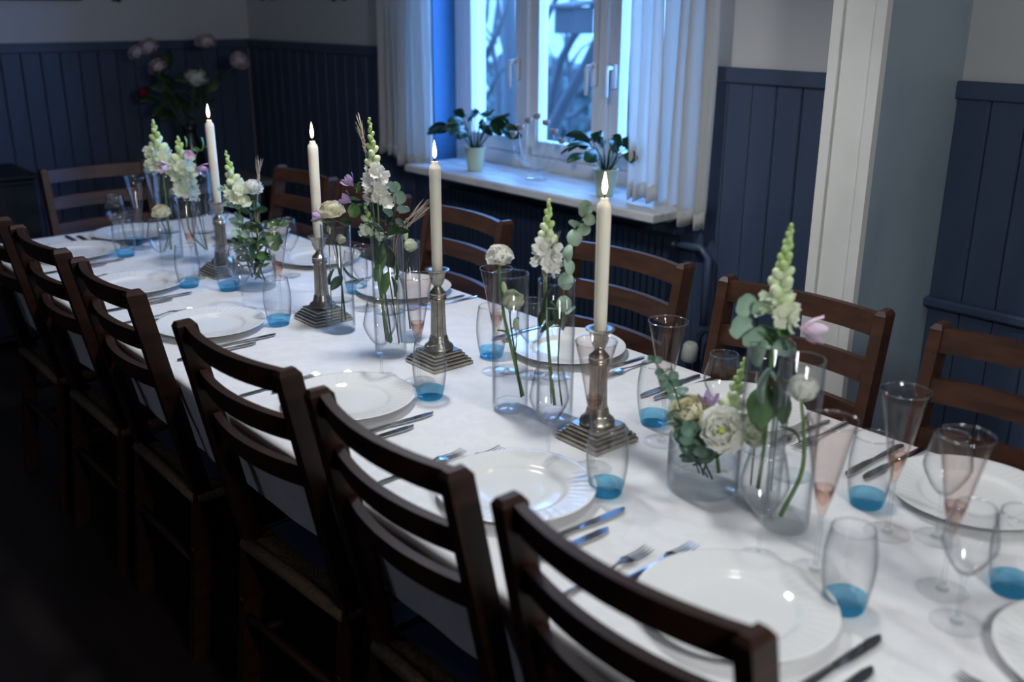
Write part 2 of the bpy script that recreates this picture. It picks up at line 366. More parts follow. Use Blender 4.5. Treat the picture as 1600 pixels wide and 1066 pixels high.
ob('riser', G().tube([(-.1, 0, .79), (.015, 0, .80), (.045, 0, .77), (.045, 0, .53)], .014, 8).mesh('riser', 'navy'), pp)
vk = thing('radiator_valve', (-2.075, 2.60, .437), 'cream thermostat knob on the radiator pipe', 'valve')
ob('knob', G().lathe([(0, -.033), (.022, -.033), (.027, -.027), (.027, .024), (.02, .033), (0, .033)], 20).mesh('knob', 'knob', angle=40), vk, mtx=Matrix.Rotation(R(8), 4, 'Y'))
ob('stem', G().lathe([(0, -.06), (.011, -.06), (.011, -.03), (0, -.03)], 12).mesh('stem', 'rad'), vk)

# wall hooks and a picture on the left wall
for i, (p, lab) in enumerate(((on_x(183, 2, -5.40), 'small black hook on the left wall above the flowers'), (on_y(418, 0, 2.67), 'small black hook high on the window wall near the corner'), (on_y(530, 1, 2.67), 'small black hook high on the window wall beside the curtain'))):
    hk = thing('wall_hook', p, lab, 'hook', 'black wall hooks')
    ax = Vector((-1, 0, 0)) if i == 0 else Vector((0, 1, 0)); o3 = ax * .03
    ob('plate', G().box(*((-.03, -.022, -.015, .015) if i == 0 else (-.015, .015, .022, .03)), .0, .09, .002).mesh('plate', 'black', False), hk)
    ob('prong', G().tube([Vector((0, 0, .05)) + ax * .024, Vector((0, 0, .02)) - ax * .01, Vector((0, 0, .0)) - ax * .03, Vector((0, 0, .02)) - ax * .045], [.006, .006, .007, .011], 8).mesh('prong', 'black'), hk)
pf = thing('picture_frame', (-5.425, 1.25, 1.592), 'dark picture frame on the left wall at the top edge of view', 'picture')
ob('frame', G().box(0, .03, -.55, .55, 0, .05, .004).box(0, .03, -.55, .55, .65, .7, .004).box(0, .03, -.55, -.5, .05, .65, .004).box(0, .03, .5, .55, .05, .65, .004).mesh('frame', 'black', False), pf)
ob('picture', G().box(0, .012, -.5, .5, .05, .65).mesh('picture', 'darkcab', False), pf)

# ------------------------------------------------------------------ outside the window
struct('ground', G().add([(-40, 3.02, -.35), (20, 3.02, -.35), (20, 40, -.15), (-40, 40, -.15), (-40, 3.02, -.6), (20, 3.02, -.6), (20, 40, -.6), (-40, 40, -.6)],
       [(0, 1, 2, 3), (7, 6, 5, 4), (0, 4, 5, 1), (1, 5, 6, 2), (2, 6, 7, 3), (3, 7, 4, 0)]), 'snow')
hs = thing('neighbour_house', (-15.5, 14.2, -.3), 'pale rendered house across the garden behind the window', 'house')
ob('wall', G().box(-7, 7, 0, 6, 0, 5.2).mesh('wall', 'facade', False), hs)
ob('roof', G().add([(-7.4, -.5, 5.1), (7.4, -.5, 5.1), (7.4, 3, 7.5), (-7.4, 3, 7.5), (-7.4, 6.5, 5.1), (7.4, 6.5, 5.1)], [(0, 1, 2, 3), (3, 2, 5, 4), (0, 3, 4), (1, 5, 2), (0, 4, 5, 1)]).mesh('roof', 'bark', False), hs)
for wx in (-5.6, -3.1, -.6, 1.9, 4.4):               # upper-floor windows
    f = ob('window', G().box(wx, wx + 1.1, -.04, .02, 2.9, 4.2, .01).mesh('window', 'frame', False), hs)
    ob('pane', G().box(wx + .1, wx + .5, -.05, -.03, 3.0, 4.1).box(wx + .6, wx + 1.0, -.05, -.03, 3.0, 4.1).mesh('pane', 'winpane', False), f)
fe = thing('garden_fence', (-9, 9, -.32), 'dark rail fence outside behind the branches', 'fence')
for i in range(9): ob('post', G().box(-4 + i * 1.1, -3.9 + i * 1.1, 0, .09, 0, 1.25, .01).mesh('post', 'bark', False), fe)
ob('rail', G().box(-4.2, 5.2, -.04, 0, 1.03, 1.15, .01).mesh('rail', 'bark', False), fe)
ob('rail', G().box(-4.2, 5.2, -.04, 0, .5, .58, .01).mesh('rail', 'bark', False), fe)
def branch_tree(Y, label, limbs, foot):
    base = on_y(*foot, Y); base.z = -.33
    t = thing('bare_tree', base, label, 'tree')
    for k, (pts, r0, r1) in enumerate(limbs):
        P = [on_y(*q, Y + .1 * k) - base for q in pts]; n = len(P)
        if k == 0: P = [Vector((0, 0, 0))] + P; n += 1
        ob('trunk' if k == 0 else 'branch', G().tube(P, [r0 + (r1 - r0) * i / (n - 1) for i in range(n)], 8).mesh('branch', 'bark'), t)
branch_tree(6.5, 'dark forked tree outside behind the middle window pane', [
    ([(858, 235), (868, 190), (884, 158), (913, 108), (935, 60), (960, -40)], .075, .04), ([(862, 205), (861, 158), (876, 95), (900, 49), (926, 10), (940, -30)], .05, .025),
    ([(866, 170), (850, 120), (838, 90), (845, 49), (868, 0), (880, -40)], .045, .02), ([(884, 158), (915, 140), (945, 118)], .035, .015),
    ([(845, 49), (820, 20), (810, -20)], .025, .012), ([(900, 49), (905, 20), (890, -30)], .02, .012), ([(872, 185), (900, 180), (930, 150), (950, 140)], .03, .012)], (858, 250))
branch_tree(5.2, 'thick grey tree trunk outside the left window pane', [
    ([(745, 235), (745, 150), (743, 80), (748, -60)], .055, .045), ([(744, 120), (768, 70), (790, 20), (800, -30)], .03, .018), ([(744, 170), (762, 150), (776, 120), (800, 95)], .022, .012),
    ([(743, 70), (760, 30), (765, -30)], .02, .012)], (745, 250))
branch_tree(5.8, 'second grey tree trunk close to the window mullion outside', [
    ([(796, 235), (797, 150), (796, 80), (794, -60)], .075, .06), ([(796, 110), (784, 60), (778, 0), (776, -40)], .025, .014)], (796, 250))
rnd = random.Random(12)
for Y, x0, x1, lab in ((7.2, 835, 940, 'twiggy young tree behind the forked tree outside'), (6.0, 735, 812, 'twiggy young tree outside the left pane'), (7.8, 960, 1010, 'twiggy young tree outside the right-hand pane')):
    lm = [([((x0 + x1) / 2, 240), ((x0 + x1) / 2 + 6, 150), ((x0 + x1) / 2 - 4, 70), ((x0 + x1) / 2 + 10, -40)], .035, .015)]
    for q in range(15):
        xa = (x0 + x1) / 2 + rnd.uniform(-8, 8); ya = rnd.uniform(40, 220); sx = rnd.choice((-1, 1)); l = rnd.uniform(.3, 1)
        lm.append(([(xa, ya), (xa + sx * 22 * l, ya - 30 * l), (xa + sx * 46 * l, ya - rnd.uniform(40, 95) * l)], rnd.uniform(.009, .018), .005))
    branch_tree(Y, lab, lm, ((x0 + x1) / 2, 250))
bx = thing('bird_house', on_y(884, 52, 6.3), 'dark square nesting box hung among the branches outside', 'bird house')
ob('box', G().box(-.02, .22, -.12, .12, 0, .22, .008).mesh('box', 'bark', False), bx)
ob('roof', G().add([(-.05, -.16, .21), (.25, -.16, .21), (.25, .16, .25), (-.05, .16, .25), (-.05, -.16, .235), (.25, -.16, .235), (.25, .16, .275), (-.05, .16, .275)], [(3, 2, 1, 0), (4, 5, 6, 7), (0, 1, 5, 4), (1, 2, 6, 5), (2, 3, 7, 6), (3, 0, 4, 7)]).mesh('roof', 'bark', False), bx)
hd = thing('clipped_hedge', on_y(890, 160, 10.5) * 1.0, 'dull low hedge beyond the dark fence', 'hedge')
hd.location.z = -.3; g = G()
rnd = random.Random(4)
for i in range(160): g.ell((rnd.uniform(-2.4, 3.2), rnd.uniform(-.3, .3), rnd.uniform(.15, .95)), rnd.uniform(.12, .24), n=7, m=5)
ob('foliage', g.mesh('foliage', 'hedge', False), hd, kind='stuff')

# ------------------------------------------------------------------ table and cloth
TX0, TX1, TY0, TY1, TZ = -3.905, -0.14, 0.823, 1.795, 0.75
tb = thing('dining_table', (-2.02, 1.31, 0), 'long dining table hidden under the white cloth', 'table')
ob('tabletop', G().box(TX0 + .012 + 2.02, TX1 - .012 + 2.02, TY0 + .012 - 1.31, TY1 - .012 - 1.31, .715, .747, .004).mesh('tabletop', 'wood', False), tb)
for ly, lxs in ((-.26, (-1.62, -.577, .594, 1.62)), (.26, (-1.62, -.63, .57, 1.62))):
    for lx in lxs: ob('leg', G().box(lx - .024, lx + .024, ly - .03, ly + .03, 0, .716, .004).mesh('leg', 'wood', False), tb)
def cloth():
    rnd = random.Random(2); g = G(); r = .05; per = []
    def seg(ax, ay, bx_, by_, n):
        for i in range(n): per.append((ax + (bx_ - ax) * i / n, ay + (by_ - ay) * i / n))
    NX, NY, NA = 190, 52, 6
    def arc(cx, cy, a0):
        for i in range(NA): a = a0 + PI / 2 * i / NA; per.append((cx + r * math.cos(a), cy + r * math.sin(a)))
    seg(TX0 + r, TY0, TX1 - r, TY0, NX); arc(TX1 - r, TY0 + r, -PI / 2); seg(TX1, TY0 + r, TX1, TY1 - r, NY); arc(TX1 - r, TY1 - r, 0)
    seg(TX1 - r, TY1, TX0 + r, TY1, NX); arc(TX0 + r, TY1 - r, PI / 2); seg(TX0, TY1 - r, TX0, TY0 + r, NY); arc(TX0 + r, TY0 + r, PI)
    n = len(per); nor = []
    for i in range(n):
        a = Vector(per[i - 1]); b = Vector(per[(i + 1) % n]); t = (b - a).normalized(); nor.append(Vector((t.y, -t.x)))
    L = [0]
    for i in range(1, n): L.append(L[-1] + (Vector(per[i]) - Vector(per[i - 1])).length)
    ph = [rnd.uniform(0, 6) for _ in range(3)]
    def fold(l): return .5 * math.sin(l * 19 + ph[0] + 1.3 * math.sin(l * 3.1)) + .35 * math.sin(l * 33 + ph[1]) + .3 * math.sin(l * 8.3 + ph[2])
    rows = [(-.046, .0, 0), (-.03, 0, 0), (-.012, -.0005, 0), (-.004, -.003, 0), (0, -.009, .05), (.001, -.02, .12), (-.002, -.04, .25), (-.008, -.07, .4), (-.016, -.105, .55), (-.025, -.14, .7), (-.032, -.175, .85), (-.038, -.205, 1.0)]
    v = []; f = []
    for off, dz, k in rows:
        for i in range(n):
            fo = fold(L[i]); o = off + k * .012 * (fo - .9); z = TZ + .0015 + dz + (.008 * fo - .02 * max(0, math.sin(L[i] * 1.7 + 1)) if dz < -.2 else 0)
            v.append((per[i][0] + nor[i].x * o, per[i][1] + nor[i].y * o, z))
    for a in range(len(rows) - 1):
        for i in range(n): j = (i + 1) % n; f.append((a * n + j, a * n + i, (a + 1) * n + i, (a + 1) * n + j))
    f.append(tuple(range(n)))
    return G().add(v, f).mesh('tablecloth', 'cloth', True, 50)
ob('tablecloth', cloth(), label='white damask cloth draped over the long dining table', cat='tablecloth')
Z = TZ + .002

# ------------------------------------------------------------------ chairs
HT, LEAN, OW, PW, PD = 0.98, 0.2, 0.41, 0.026, 0.044        # back height, lean, outer width, post width and depth
def lean_y(z): return -LEAN * (z - HT) if z > .45 else LEAN * .53 + .0 * z
def chair_meshes(wood):
    def post():
        g = G(); prof = [(0, .0), (.25, .0), (.45, .0), (.6, 0), (.75, 0), (.9, 0), (HT - .010, 0), (HT, 1)]
        v = []
        for z, cap in prof:
            y = lean_y(max(z, .45)) - (.05 * (1 - z / .45) if z < .45 else 0); c = .006 if cap else 0
            v += [(-PW / 2 + c, y - PD / 2 + c, z), (PW / 2 - c, y - PD / 2 + c, z), (PW / 2 - c, y + PD / 2 - c, z - .0 * cap), (-PW / 2 + c, y + PD / 2 - c, z)]
        f = [(3, 2, 1, 0)] + [(r * 4 + i, r * 4 + (i + 1) % 4, r * 4 + 4 + (i + 1) % 4, r * 4 + 4 + i) for r in range(len(prof) - 1) for i in range(4)]
        k = (len(prof) - 1) * 4; f.append((k, k + 1, k + 2, k + 3)); return g.add(v, f).mesh('rear_post', wood, False)
    def slat(z0, z1):
        w = OW / 2 - PW + .004; n = 14; v = []; f = []
        for i in range(n + 1):
            u = -1 + 2 * i / n; b = -.030 * (1 - u * u) + .006; 
            for z, dy in ((z0, -.009), (z0, .009), (z1, .009), (z1, -.009)):
                v.append((u * w, lean_y(z) + b + dy, z))
        for i in range(n):
            for k in range(4): a = i * 4 + k; c = i * 4 + (k + 1) % 4; f.append((a, a + 4, c + 4, c))
        f += [(0, 1, 2, 3), (n * 4 + 3, n * 4 + 2, n * 4 + 1, n * 4)]
        return G().add(v, f).mesh('slat', wood + 'x' if wood == 'wood' and False else wood, True, 40)
    def seat():
        y0, y1 = .09, .47; g = G(); w0, w1 = OW / 2 - .012, OW / 2 + .012; z = .452
        v = []; f = []; n = 8                    # four woven wedges meeting at the middle, dished
        for i in range(n + 1):
            for j in range(n + 1):
                a, b = -1 + 2 * i / n, -1 + 2 * j / n; e = max(abs(a), abs(b)); wd = w0 + (w1 - w0) * (b + 1) / 2
                v.append((a * wd, (y0 + y1) / 2 + b * (y1 - y0) / 2, z - .012 * (1 - e) - (.010 if e > .99 else 0)))
        for i in range(n):
            for j in range(n): p = i * (n + 1) + j; f.append((p, p + n + 1, p + n + 2, p + 1))
        g.add(v, f)
        for a, b in (((-w0, y0), (w0, y0)), ((w0, y0), (w1, y1)), ((w1, y1), (-w1, y1)), ((-w1, y1), (-w0, y0))):
            g.tube([(a[0], a[1], z - .012), (b[0], b[1], z - .012)], .016, 8)
        return g.mesh('seat', 'rush')
    return dict(post=post(), slats=[slat(.925, .972), slat(.825, .872), slat(.725, .772)], seat=seat(),
                leg=G().box(-.018, .018, -.018, .018, 0, .455, .004).mesh('front_leg', wood, False),
                sx=G().tube([(-OW / 2, 0, 0), (OW / 2, 0, 0)], .011, 8).mesh('stretcher', wood), sy=G().tube([(0, 0, 0), (0, .40, 0)], .011, 8).mesh('stretcher', wood))
def chair(x, y, rz, label, group, wood):
    cm = cached('chair' + wood, lambda: chair_meshes(wood))
    t = thing('dining_chair', (x, y, 0), label, 'chair', group, rz)
    for s in (-1, 1):
        ob('rear_post', cm['post'], t, (s * (OW / 2 - PW / 2), 0, 0)); ob('front_leg', cm['leg'], t, (s * (OW / 2 - .004), .455, 0))
        ob('stretcher', cm['sy'], t, (s * (OW / 2 - .012), .065, .20)); ob('stretcher', cm['sy'], t, (s * (OW / 2 - .012), .065, .30))
    for sm in cm['slats']: ob('slat', sm, t)
    ob('seat', cm['seat'], t, label='woven rush seat')
    ob('stretcher', cm['sx'], t, (0, .455, .24)); ob('stretcher', cm['sx'], t, (0, .075, .26))
    return t
ORD = ['first', 'second', 'third', 'fourth', 'fifth', 'sixth']
NEARX = [-.685, -1.176, -1.676, -2.343, -2.85, -3.38]
for i, x in enumerate(NEARX):
    rz = (0, R(-1.5), R(3), R(-1), 0, 0)[i]
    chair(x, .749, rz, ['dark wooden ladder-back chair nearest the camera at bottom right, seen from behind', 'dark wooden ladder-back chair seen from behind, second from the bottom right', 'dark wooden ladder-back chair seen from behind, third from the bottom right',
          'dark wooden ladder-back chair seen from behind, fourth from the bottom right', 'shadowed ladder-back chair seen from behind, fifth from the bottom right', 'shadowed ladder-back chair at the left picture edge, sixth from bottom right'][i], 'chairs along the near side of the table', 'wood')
    if i > 0:
        g = G(); n = 10; v = []; f = []
        for k in range(2):
            for a in range(n + 1):
                for b in range(n + 1):
                    u, w = -1 + 2 * a / n, -1 + 2 * b / n; e = (1 - abs(u) ** 4) * (1 - abs(w) ** 4)
                    v.append((u * .185, w * .17, (.016 + .016 * e ** .5) if k else (.016 - .012 * e ** .5)))
        q = (n + 1) ** 2
        for a in range(n):
            for b in range(n): p = a * (n + 1) + b; f += [(p, p + 1, p + n + 2, p + n + 1), (q + p, q + p + n + 1, q + p + n + 2, q + p + 1)]
        me = cached('pad', lambda: G().add(v, f).mesh('seat_cushion', 'pad'))
        pd = thing('seat_cushion', (x, .749 + .30, .4515), f'navy seat cushion on the {ORD[i]} near-side chair from the bottom right', 'cushion', 'navy seat cushions')
        ob('cover', me, pd)
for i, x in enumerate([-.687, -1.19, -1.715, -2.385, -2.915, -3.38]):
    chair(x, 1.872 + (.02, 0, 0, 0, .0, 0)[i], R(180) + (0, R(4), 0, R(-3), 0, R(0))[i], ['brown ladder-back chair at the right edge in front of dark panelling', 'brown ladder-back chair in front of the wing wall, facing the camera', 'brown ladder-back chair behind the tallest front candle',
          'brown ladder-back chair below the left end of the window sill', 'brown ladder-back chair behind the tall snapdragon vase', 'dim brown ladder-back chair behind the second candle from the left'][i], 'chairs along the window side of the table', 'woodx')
chair(-4.055, 1.314, R(-90), 'brown ladder-back chair at the far left head of the table', None, 'woodx')

# ------------------------------------------------------------------ table settings
def plate_mesh():
    n = 132; prof = [(0, .006), (.05, .006), (.080, .0065), (.086, .008), (.091, .0125), (.094, .0135)] + [(.094 + .0495 * k / 9, .0135 + .0075 * k / 9) for k in range(1, 10)]
    under = [(.1442, .0205), (.140, .0185), (.105, .0115), (.095, .009), (.088, .001), (.084, .0), (.080, .002), (0, .002)]
    g = G().lathe(prof + under, n); idx = 1; v = g.v
    for k, (r, z) in enumerate(prof + under):
        if k == 0 or r < 1e-6: continue
        for i in range(n):
            if .095 < r < .1436 and k < len(prof):
                th = 2 * PI * i / n; x, y, zz = v[idx + i]
                v[idx + i] = (x, y, zz + .0011 * math.sin(44 * th + 95 * (r - .094)) * abs(math.sin(PI * (r - .094) / .0495)) ** .6 * (1 if k % 2 else .75))
        idx += n
    return g.mesh('plate', 'china', True, 70)
def plate(x, y, where):
    o = ob('dinner_plate', cached('plate', plate_mesh), loc=(x, y, Z)); o.rotation_euler.z = random.uniform(0, 6)
    tag(o, 'white dinner plate with swirled rim, ' + where, 'plate', 'white dinner plates')
def flat_strip(pts, th, name):            # pts: (y, half width, z)
    g = G(); v = []; f = []; n = len(pts)
    for y, w, z in pts: v += [(-w, y, z), (0, y, z + th * .35), (w, y, z), (0, y, z - th)]
    for i in range(n - 1):
        for k in range(4): a, b = i * 4 + k, i * 4 + (k + 1) % 4; f.append((a, b, b + 4, a + 4))
    f += [(0, 3, 2, 1), ((n - 1) * 4, (n - 1) * 4 + 1, (n - 1) * 4 + 2, (n - 1) * 4 + 3)]
    return g.add(v, f)
def fork_meshes():
    hd = flat_strip([(0, .004, .003), (.012, .0065, .003), (.05, .0055, .003), (.10, .003, .004), (.125, .0025, .007), (.138, .006, .008), (.146, .0105, .0065), (.158, .0112, .004)], .002, 'f').mesh('handle', 'steel', True, 60)
    ti = flat_strip([(.158, .0019, .004), (.175, .0017, .0032), (.19, .0014, .0042), (.203, .0008, .007)], .0014, 't').mesh('tine', 'steel', False)
    return hd, ti
def knife_meshes():
    h = flat_strip([(0, .004, .0035), (.01, .0075, .0035), (.05, .007, .004), (.10, .0055, .0045), (.108, .005, .0045)], .0032, 'h').mesh('handle', 'steel', True, 60)
    b = G(); out = [(0, -.005), (.0, .006), (.03, .0095), (.08, .0105), (.098, .008), (.108, .002), (.110, -.003), (.09, -.006), (.04, -.0055)]
    b.prism([(w, .108 + y) for y, w in reversed(out)], .0026, .0044)
    return h, b.mesh('blade', 'steel', False)
def fork(x, y, rz, lab, tw=0.0):
    h, t = cached('fork', fork_meshes); r = thing('fork', (x, y, Z + .0004), lab, 'fork', 'steel dinner forks', rz + tw)
    ob('handle', h, r)
    for k in range(4): ob('tine', t, r, ((k - 1.5) * .0062, 0, 0))
def knife(x, y, rz, lab, tw=0.0, sc=1.0):
    h, b = cached('knife', knife_meshes); r = thing('knife', (x, y, Z + .0006), lab, 'knife', 'steel table knives', rz + tw); r.scale = (1, sc, 1)
    ob('handle', h, r); ob('blade', b, r)

def rim_mesh(r, z, w=.0008): return G().lathe([(r + w * math.cos(a * PI / 3), z + w * math.sin(a * PI / 3)) for a in range(6)], 48, closed=True).mesh('rim', 'rimg')
def tumbler(x, y, where):
    def mk():
        out = [(.0255, .0), (.0275, .002), (.0325, .022), (.0365, .05), (.0378, .072), (.0368, .095), (.0335, .118), (.0312, .130)]
        inn = [(.0304, .130), (.0326, .118), (.0358, .095), (.0368, .072), (.0353, .05), (.0308, .0225)]
        sh = G().lathe([(.0322, .0212)] + out[2:] + [(.0309, .1306)] + inn, 40).mesh('glass', 'glass')
        b = G().lathe([(0, .0005), (.0255, .0), (.0275, .002), (.0322, .0212), (.0305, .0225), (.022, .0185), (0, .0165)], 40).mesh('tinted_base', 'blue')
        return sh, b
    s, b = cached('tumbler', mk); t = thing('water_tumbler', (x, y, Z), 'clear tumbler with a blue base, ' + where, 'tumbler', 'blue-based water tumblers')
    ob('bowl', s, t); ob('rim', cached('trim', lambda: rim_mesh(.0308, .1304)), t); ob('tinted_base', b, t, label='transparent blue glass base')
def wine(x, y, where, z=1.0):
    def mk():
        out = [(.006, .079), (.013, .084), (.024, .099), (.034, .118), (.0378, .130), (.0378, .134), (.034, .155), (.0275, .184)]
        inn = [(.0267, .184), (.0331, .155), (.0368, .133), (.033, .118), (.023, .0995), (.012, .0855), (0, .082)]
        bowl = G().lathe(out + [(.0271, .1846)] + inn, 40).mesh('bowl', 'glass')
        stem = G().lathe([(0, .003), (.010, .0032), (.005, .008), (.0034, .02), (.0031, .05), (.004, .070), (.0072, .079), (.0, .0825)], 16).mesh('stem', 'thick')
        foot = G().lathe([(0, .0), (.035, .0), (.0362, .0008), (.035, .0016), (.02, .0024), (.008, .004), (0, .0045)], 40).mesh('foot', 'foot')
        return bowl, stem, foot
    b, s, f = cached('wine', mk); t = thing('wine_glass', (x, y, Z), 'clear stemmed wine glass, ' + where, 'wine glass', 'clear wine glasses')
    ob('bowl', b, t); ob('rim', cached('wrim', lambda: rim_mesh(.0271, .1842)), t); ob('stem', s, t); ob('foot', f, t)
def flute(x, y, where):
    def mk():
        out = [(.0085, .112), (.0125, .125), (.018, .155), (.0245, .19), (.0315, .225), (.0385, .253)]
        inn = [(.0377, .253), (.0306, .225), (.0236, .19), (.017, .155), (.0105, .127)]
        bowl = G().lathe([(.0125, .125)] + out[2:] + [(.0381, .2536)] + inn, 40).mesh('bowl', 'pink')
        tip = G().lathe([(.0045, .095), (.007, .105), (.0085, .112), (.0126, .126), (.0160, .145), (.0148, .145), (.0105, .128), (.004, .115), (0, .112)], 24).mesh('pink_tip', 'pinktip')
        stem = G().lathe([(0, .003), (.010, .0032), (.0055, .008), (.004, .02), (.0038, .06), (.0046, .0955), (0, .0955)], 16).mesh('stem', 'thick')
        foot = G().lathe([(0, .0), (.036, .0), (.0372, .0008), (.036, .0016), (.02, .0024), (.008, .004), (0, .0045)], 40).mesh('foot', 'foot')
        return bowl, tip, stem, foot
    b, p, s, f = cached('flute', mk); t = thing('champagne_flute', (x, y, Z), 'tall blush-tinted trumpet flute, ' + where, 'champagne glass', 'blush champagne flutes')
    ob('bowl', b, t); ob('rim', cached('frim', lambda: rim_mesh(.0381, .2532)), t); ob('pink_tip', p, t, label='pinker lower point of the bowl'); ob('stem', s, t); ob('foot', f, t)

NS = [f'at the {o} near-side place from the right' for o in ORD]
FS = [f'at the {o} window-side place from the right' for o in ORD]
# near side: plate x, tumbler, wine glass, flute
near = [(-.724, (-.629, 1.178), (-.791, 1.193), (-.713, 1.232)), (-1.206, (-1.104, 1.173), (-1.268, 1.183), (-1.19, 1.224)), (-1.763, (-1.678, 1.204), (-1.848, 1.189), (-1.772, 1.241)),
        (-2.46, (-2.373, 1.204), (-2.556, 1.191), (-2.462, 1.259)), (-2.985, (-2.895, 1.177), (-3.051, 1.16), (-2.985, 1.232)), (-3.53, (-3.411, 1.174), (-3.56, 1.21), (-3.49, 1.262))]
for i, (px, t, w, f) in enumerate(near):
    plate(px, 1.047, NS[i]); tumbler(*t, NS[i]); wine(*w, NS[i]); flute(*f, NS[i])
    fork(px - .188, .880, 0, 'outer fork left of the plate ' + NS[i], R(2)); fork(px - .160, .945, 0, 'inner fork beside the plate rim ' + NS[i], R(-1))
    knife(px + .160, .935, 0, 'longer knife beside the plate rim ' + NS[i], R(-2)); knife(px + .194, .872, 0, 'shorter outer knife right of the plate ' + NS[i], R(-1), .96)
far = [(-.668, (-.779, 1.489), (-.641, 1.472), (-.703, 1.425)), (-1.18, (-1.261, 1.476), (-1.117, 1.507), (-1.186, 1.416)), (-1.70, (-1.80, 1.481), (-1.636, 1.467), (-1.708, 1.421)),
       (-2.42, (-2.509, 1.536), (-2.343, 1.464), None), (-2.93, None, (-2.812, 1.477), None), (-3.42, None, (-3.35, 1.50), (-3.084, 1.509))]
for i, (px, t, w, f) in enumerate(far):
    plate(px, 1.648, FS[i])
    if t: tumbler(*t, FS[i])
    if w: wine(*w, FS[i])
    if f: flute(*f, FS[i] if i < 5 else 'behind the white carnation near the left end')
    if i < 4:
        fork(px + .152, 1.762, PI, 'inner fork beside the plate rim ' + FS[i]); fork(px + .182, 1.785, PI, 'outer fork beside the plate ' + FS[i], R(2))
        knife(px - .160, 1.785, PI, 'longer knife beside the plate rim ' + FS[i], R(-1)); knife(px - .196, 1.765, PI, 'shorter outer knife beside the plate ' + FS[i], R(1), .96)
plate(-3.70, 1.31, 'at the far left head of the table'); plate(-.322, 1.315, 'cut off at the right end of the table')
tumbler(-3.56, 1.262, 'behind another tumbler at the left head place'); tumbler(-.493, 1.408, 'at the right edge of the picture')
tumbler(-2.783, 1.255, 'behind the wine glass left of the bowl of greens')
wine(-.505, 1.266, 'nearest the right edge of the table'); flute(-.559, 1.33, 'in front of the right-hand window-side plate')
flute(-3.60, 1.372, 'at the far left head of the table')
knife(-3.83, 1.150, R(-90), 'longer knife at the far left head place'); knife(-3.855, 1.115, R(-90), 'shorter knife at the far left head place', 0, .96)
fork(-.245, 1.150, R(90), 'fork at the right end of the table')

# ------------------------------------------------------------------ candlesticks and candles
def stick_meshes():
    b = G(); lev = [(.059, 0, .009), (.056, .009, .016), (.050, .016, .022), (.045, .022, .029), (.040, .029, .036)]
    for hw, z0, z1 in lev: b.box(-hw, hw, -hw, hw, z0, z1 + .0005, .0018)
    base = b.mesh('stepped_base', 'pewter', False)
    foot = G().lathe([(0, .036), (.034, .036), (.036, .041), (.034, .047), (.026, .053), (.024, .058), (.0225, .066), (.0205, .072), (0, .072)], 32).mesh('column_foot', 'pewter', True, 40)
    n = 120; v = []; f = []
    zs = [.070, .085, .12, .15, .163]; rs = [.0195, .0188, .0178, .0170, .0168]
    for z, r in zip(zs, rs):
        for i in range(n):
            a = 2 * PI * i / n; q = r * (.86 + .14 * abs(math.sin(8 * a)) ** .6); v.append((q * math.cos(a), q * math.sin(a), z))
    for k in range(len(zs) - 1):
        for i in range(n): j = (i + 1) % n; f.append((k * n + i, k * n + j, k * n + n + j, k * n + n + i))
    col = G().add(v, f).mesh('fluted_column', 'pewter', True, 50)
    ring = [(0, .161), (.020, .161), (.0205, .165), (.019, .168), (.021, .171), (.0195, .174), (.0205, .178), (.013, .186), (.0095, .191), (.0095, .195), (.013, .199), (.017, .209), (.0195, .222), (.0215, .229), (.0285, .2325), (.0292, .2345), (.027, .2355), (.0155, .234), (.0125, .232), (.0125, .222), (0, .222)]
    cap = G().lathe(ring, 32).mesh('socket', 'pewter', True, 40)
    return base, foot, col, cap
def candle_meshes():
    c = G().lathe([(0, 0), (.0118, 0), (.0128, .03), (.0138, .235), (.0138, .248), (.0125, .254), (.0078, .261), (.0072, .2655), (.005, .266), (0, .264)], 28).mesh('candle', 'wax', True, 50)
    w = G().tube([(0, 0, .262), (.0002, 0, .270), (.001, 0, .2755)], .0012, 6).mesh('wick', 'wick')
    fl = G().lathe([(0, .2725), (.0026, .275), (.0046, .281), (.0050, .287), (.0042, .295), (.0026, .304), (.0011, .311), (0, .315)], 14).mesh('flame', 'flame')
    return c, w, fl
CL = ['right-hand', 'second from the right', 'third from the right', 'far left']
for i, (bx_, by_, tilt) in enumerate([(-1.279, 1.325, 0), (-1.846, 1.354, R(.6)), (-2.337, 1.32, R(.5)), (-2.978, 1.33, R(2))]):
    base, foot, col, cap = cached('stick', stick_meshes)
    t = thing('candlestick', (bx_, by_, Z), f'fluted pewter column candlestick on a stepped square base, {CL[i]} of the four', 'candlestick', 'pewter candlesticks')
    ob('stepped_base', base, t); ob('column_foot', foot, t); ob('fluted_column', col, t); ob('socket', cap, t)
    c, w, fl = cached('candle', candle_meshes)
    t = thing('taper_candle', (bx_, by_, Z + .2225), f'lit ivory taper candle, {CL[i]} of the four', 'candle', 'lit ivory taper candles'); t.rotation_euler = (tilt * .7, tilt * .7, 0)
    ob('wax', c, t); ob('wick', w, t); ob('flame', fl, t, label='bright candle flame')
    light('candle_light', 'POINT', (bx_ - tilt * .2, by_, Z + .2225 + .292), .30, (1.0, 0.74, 0.48), shadow_soft_size=.006)

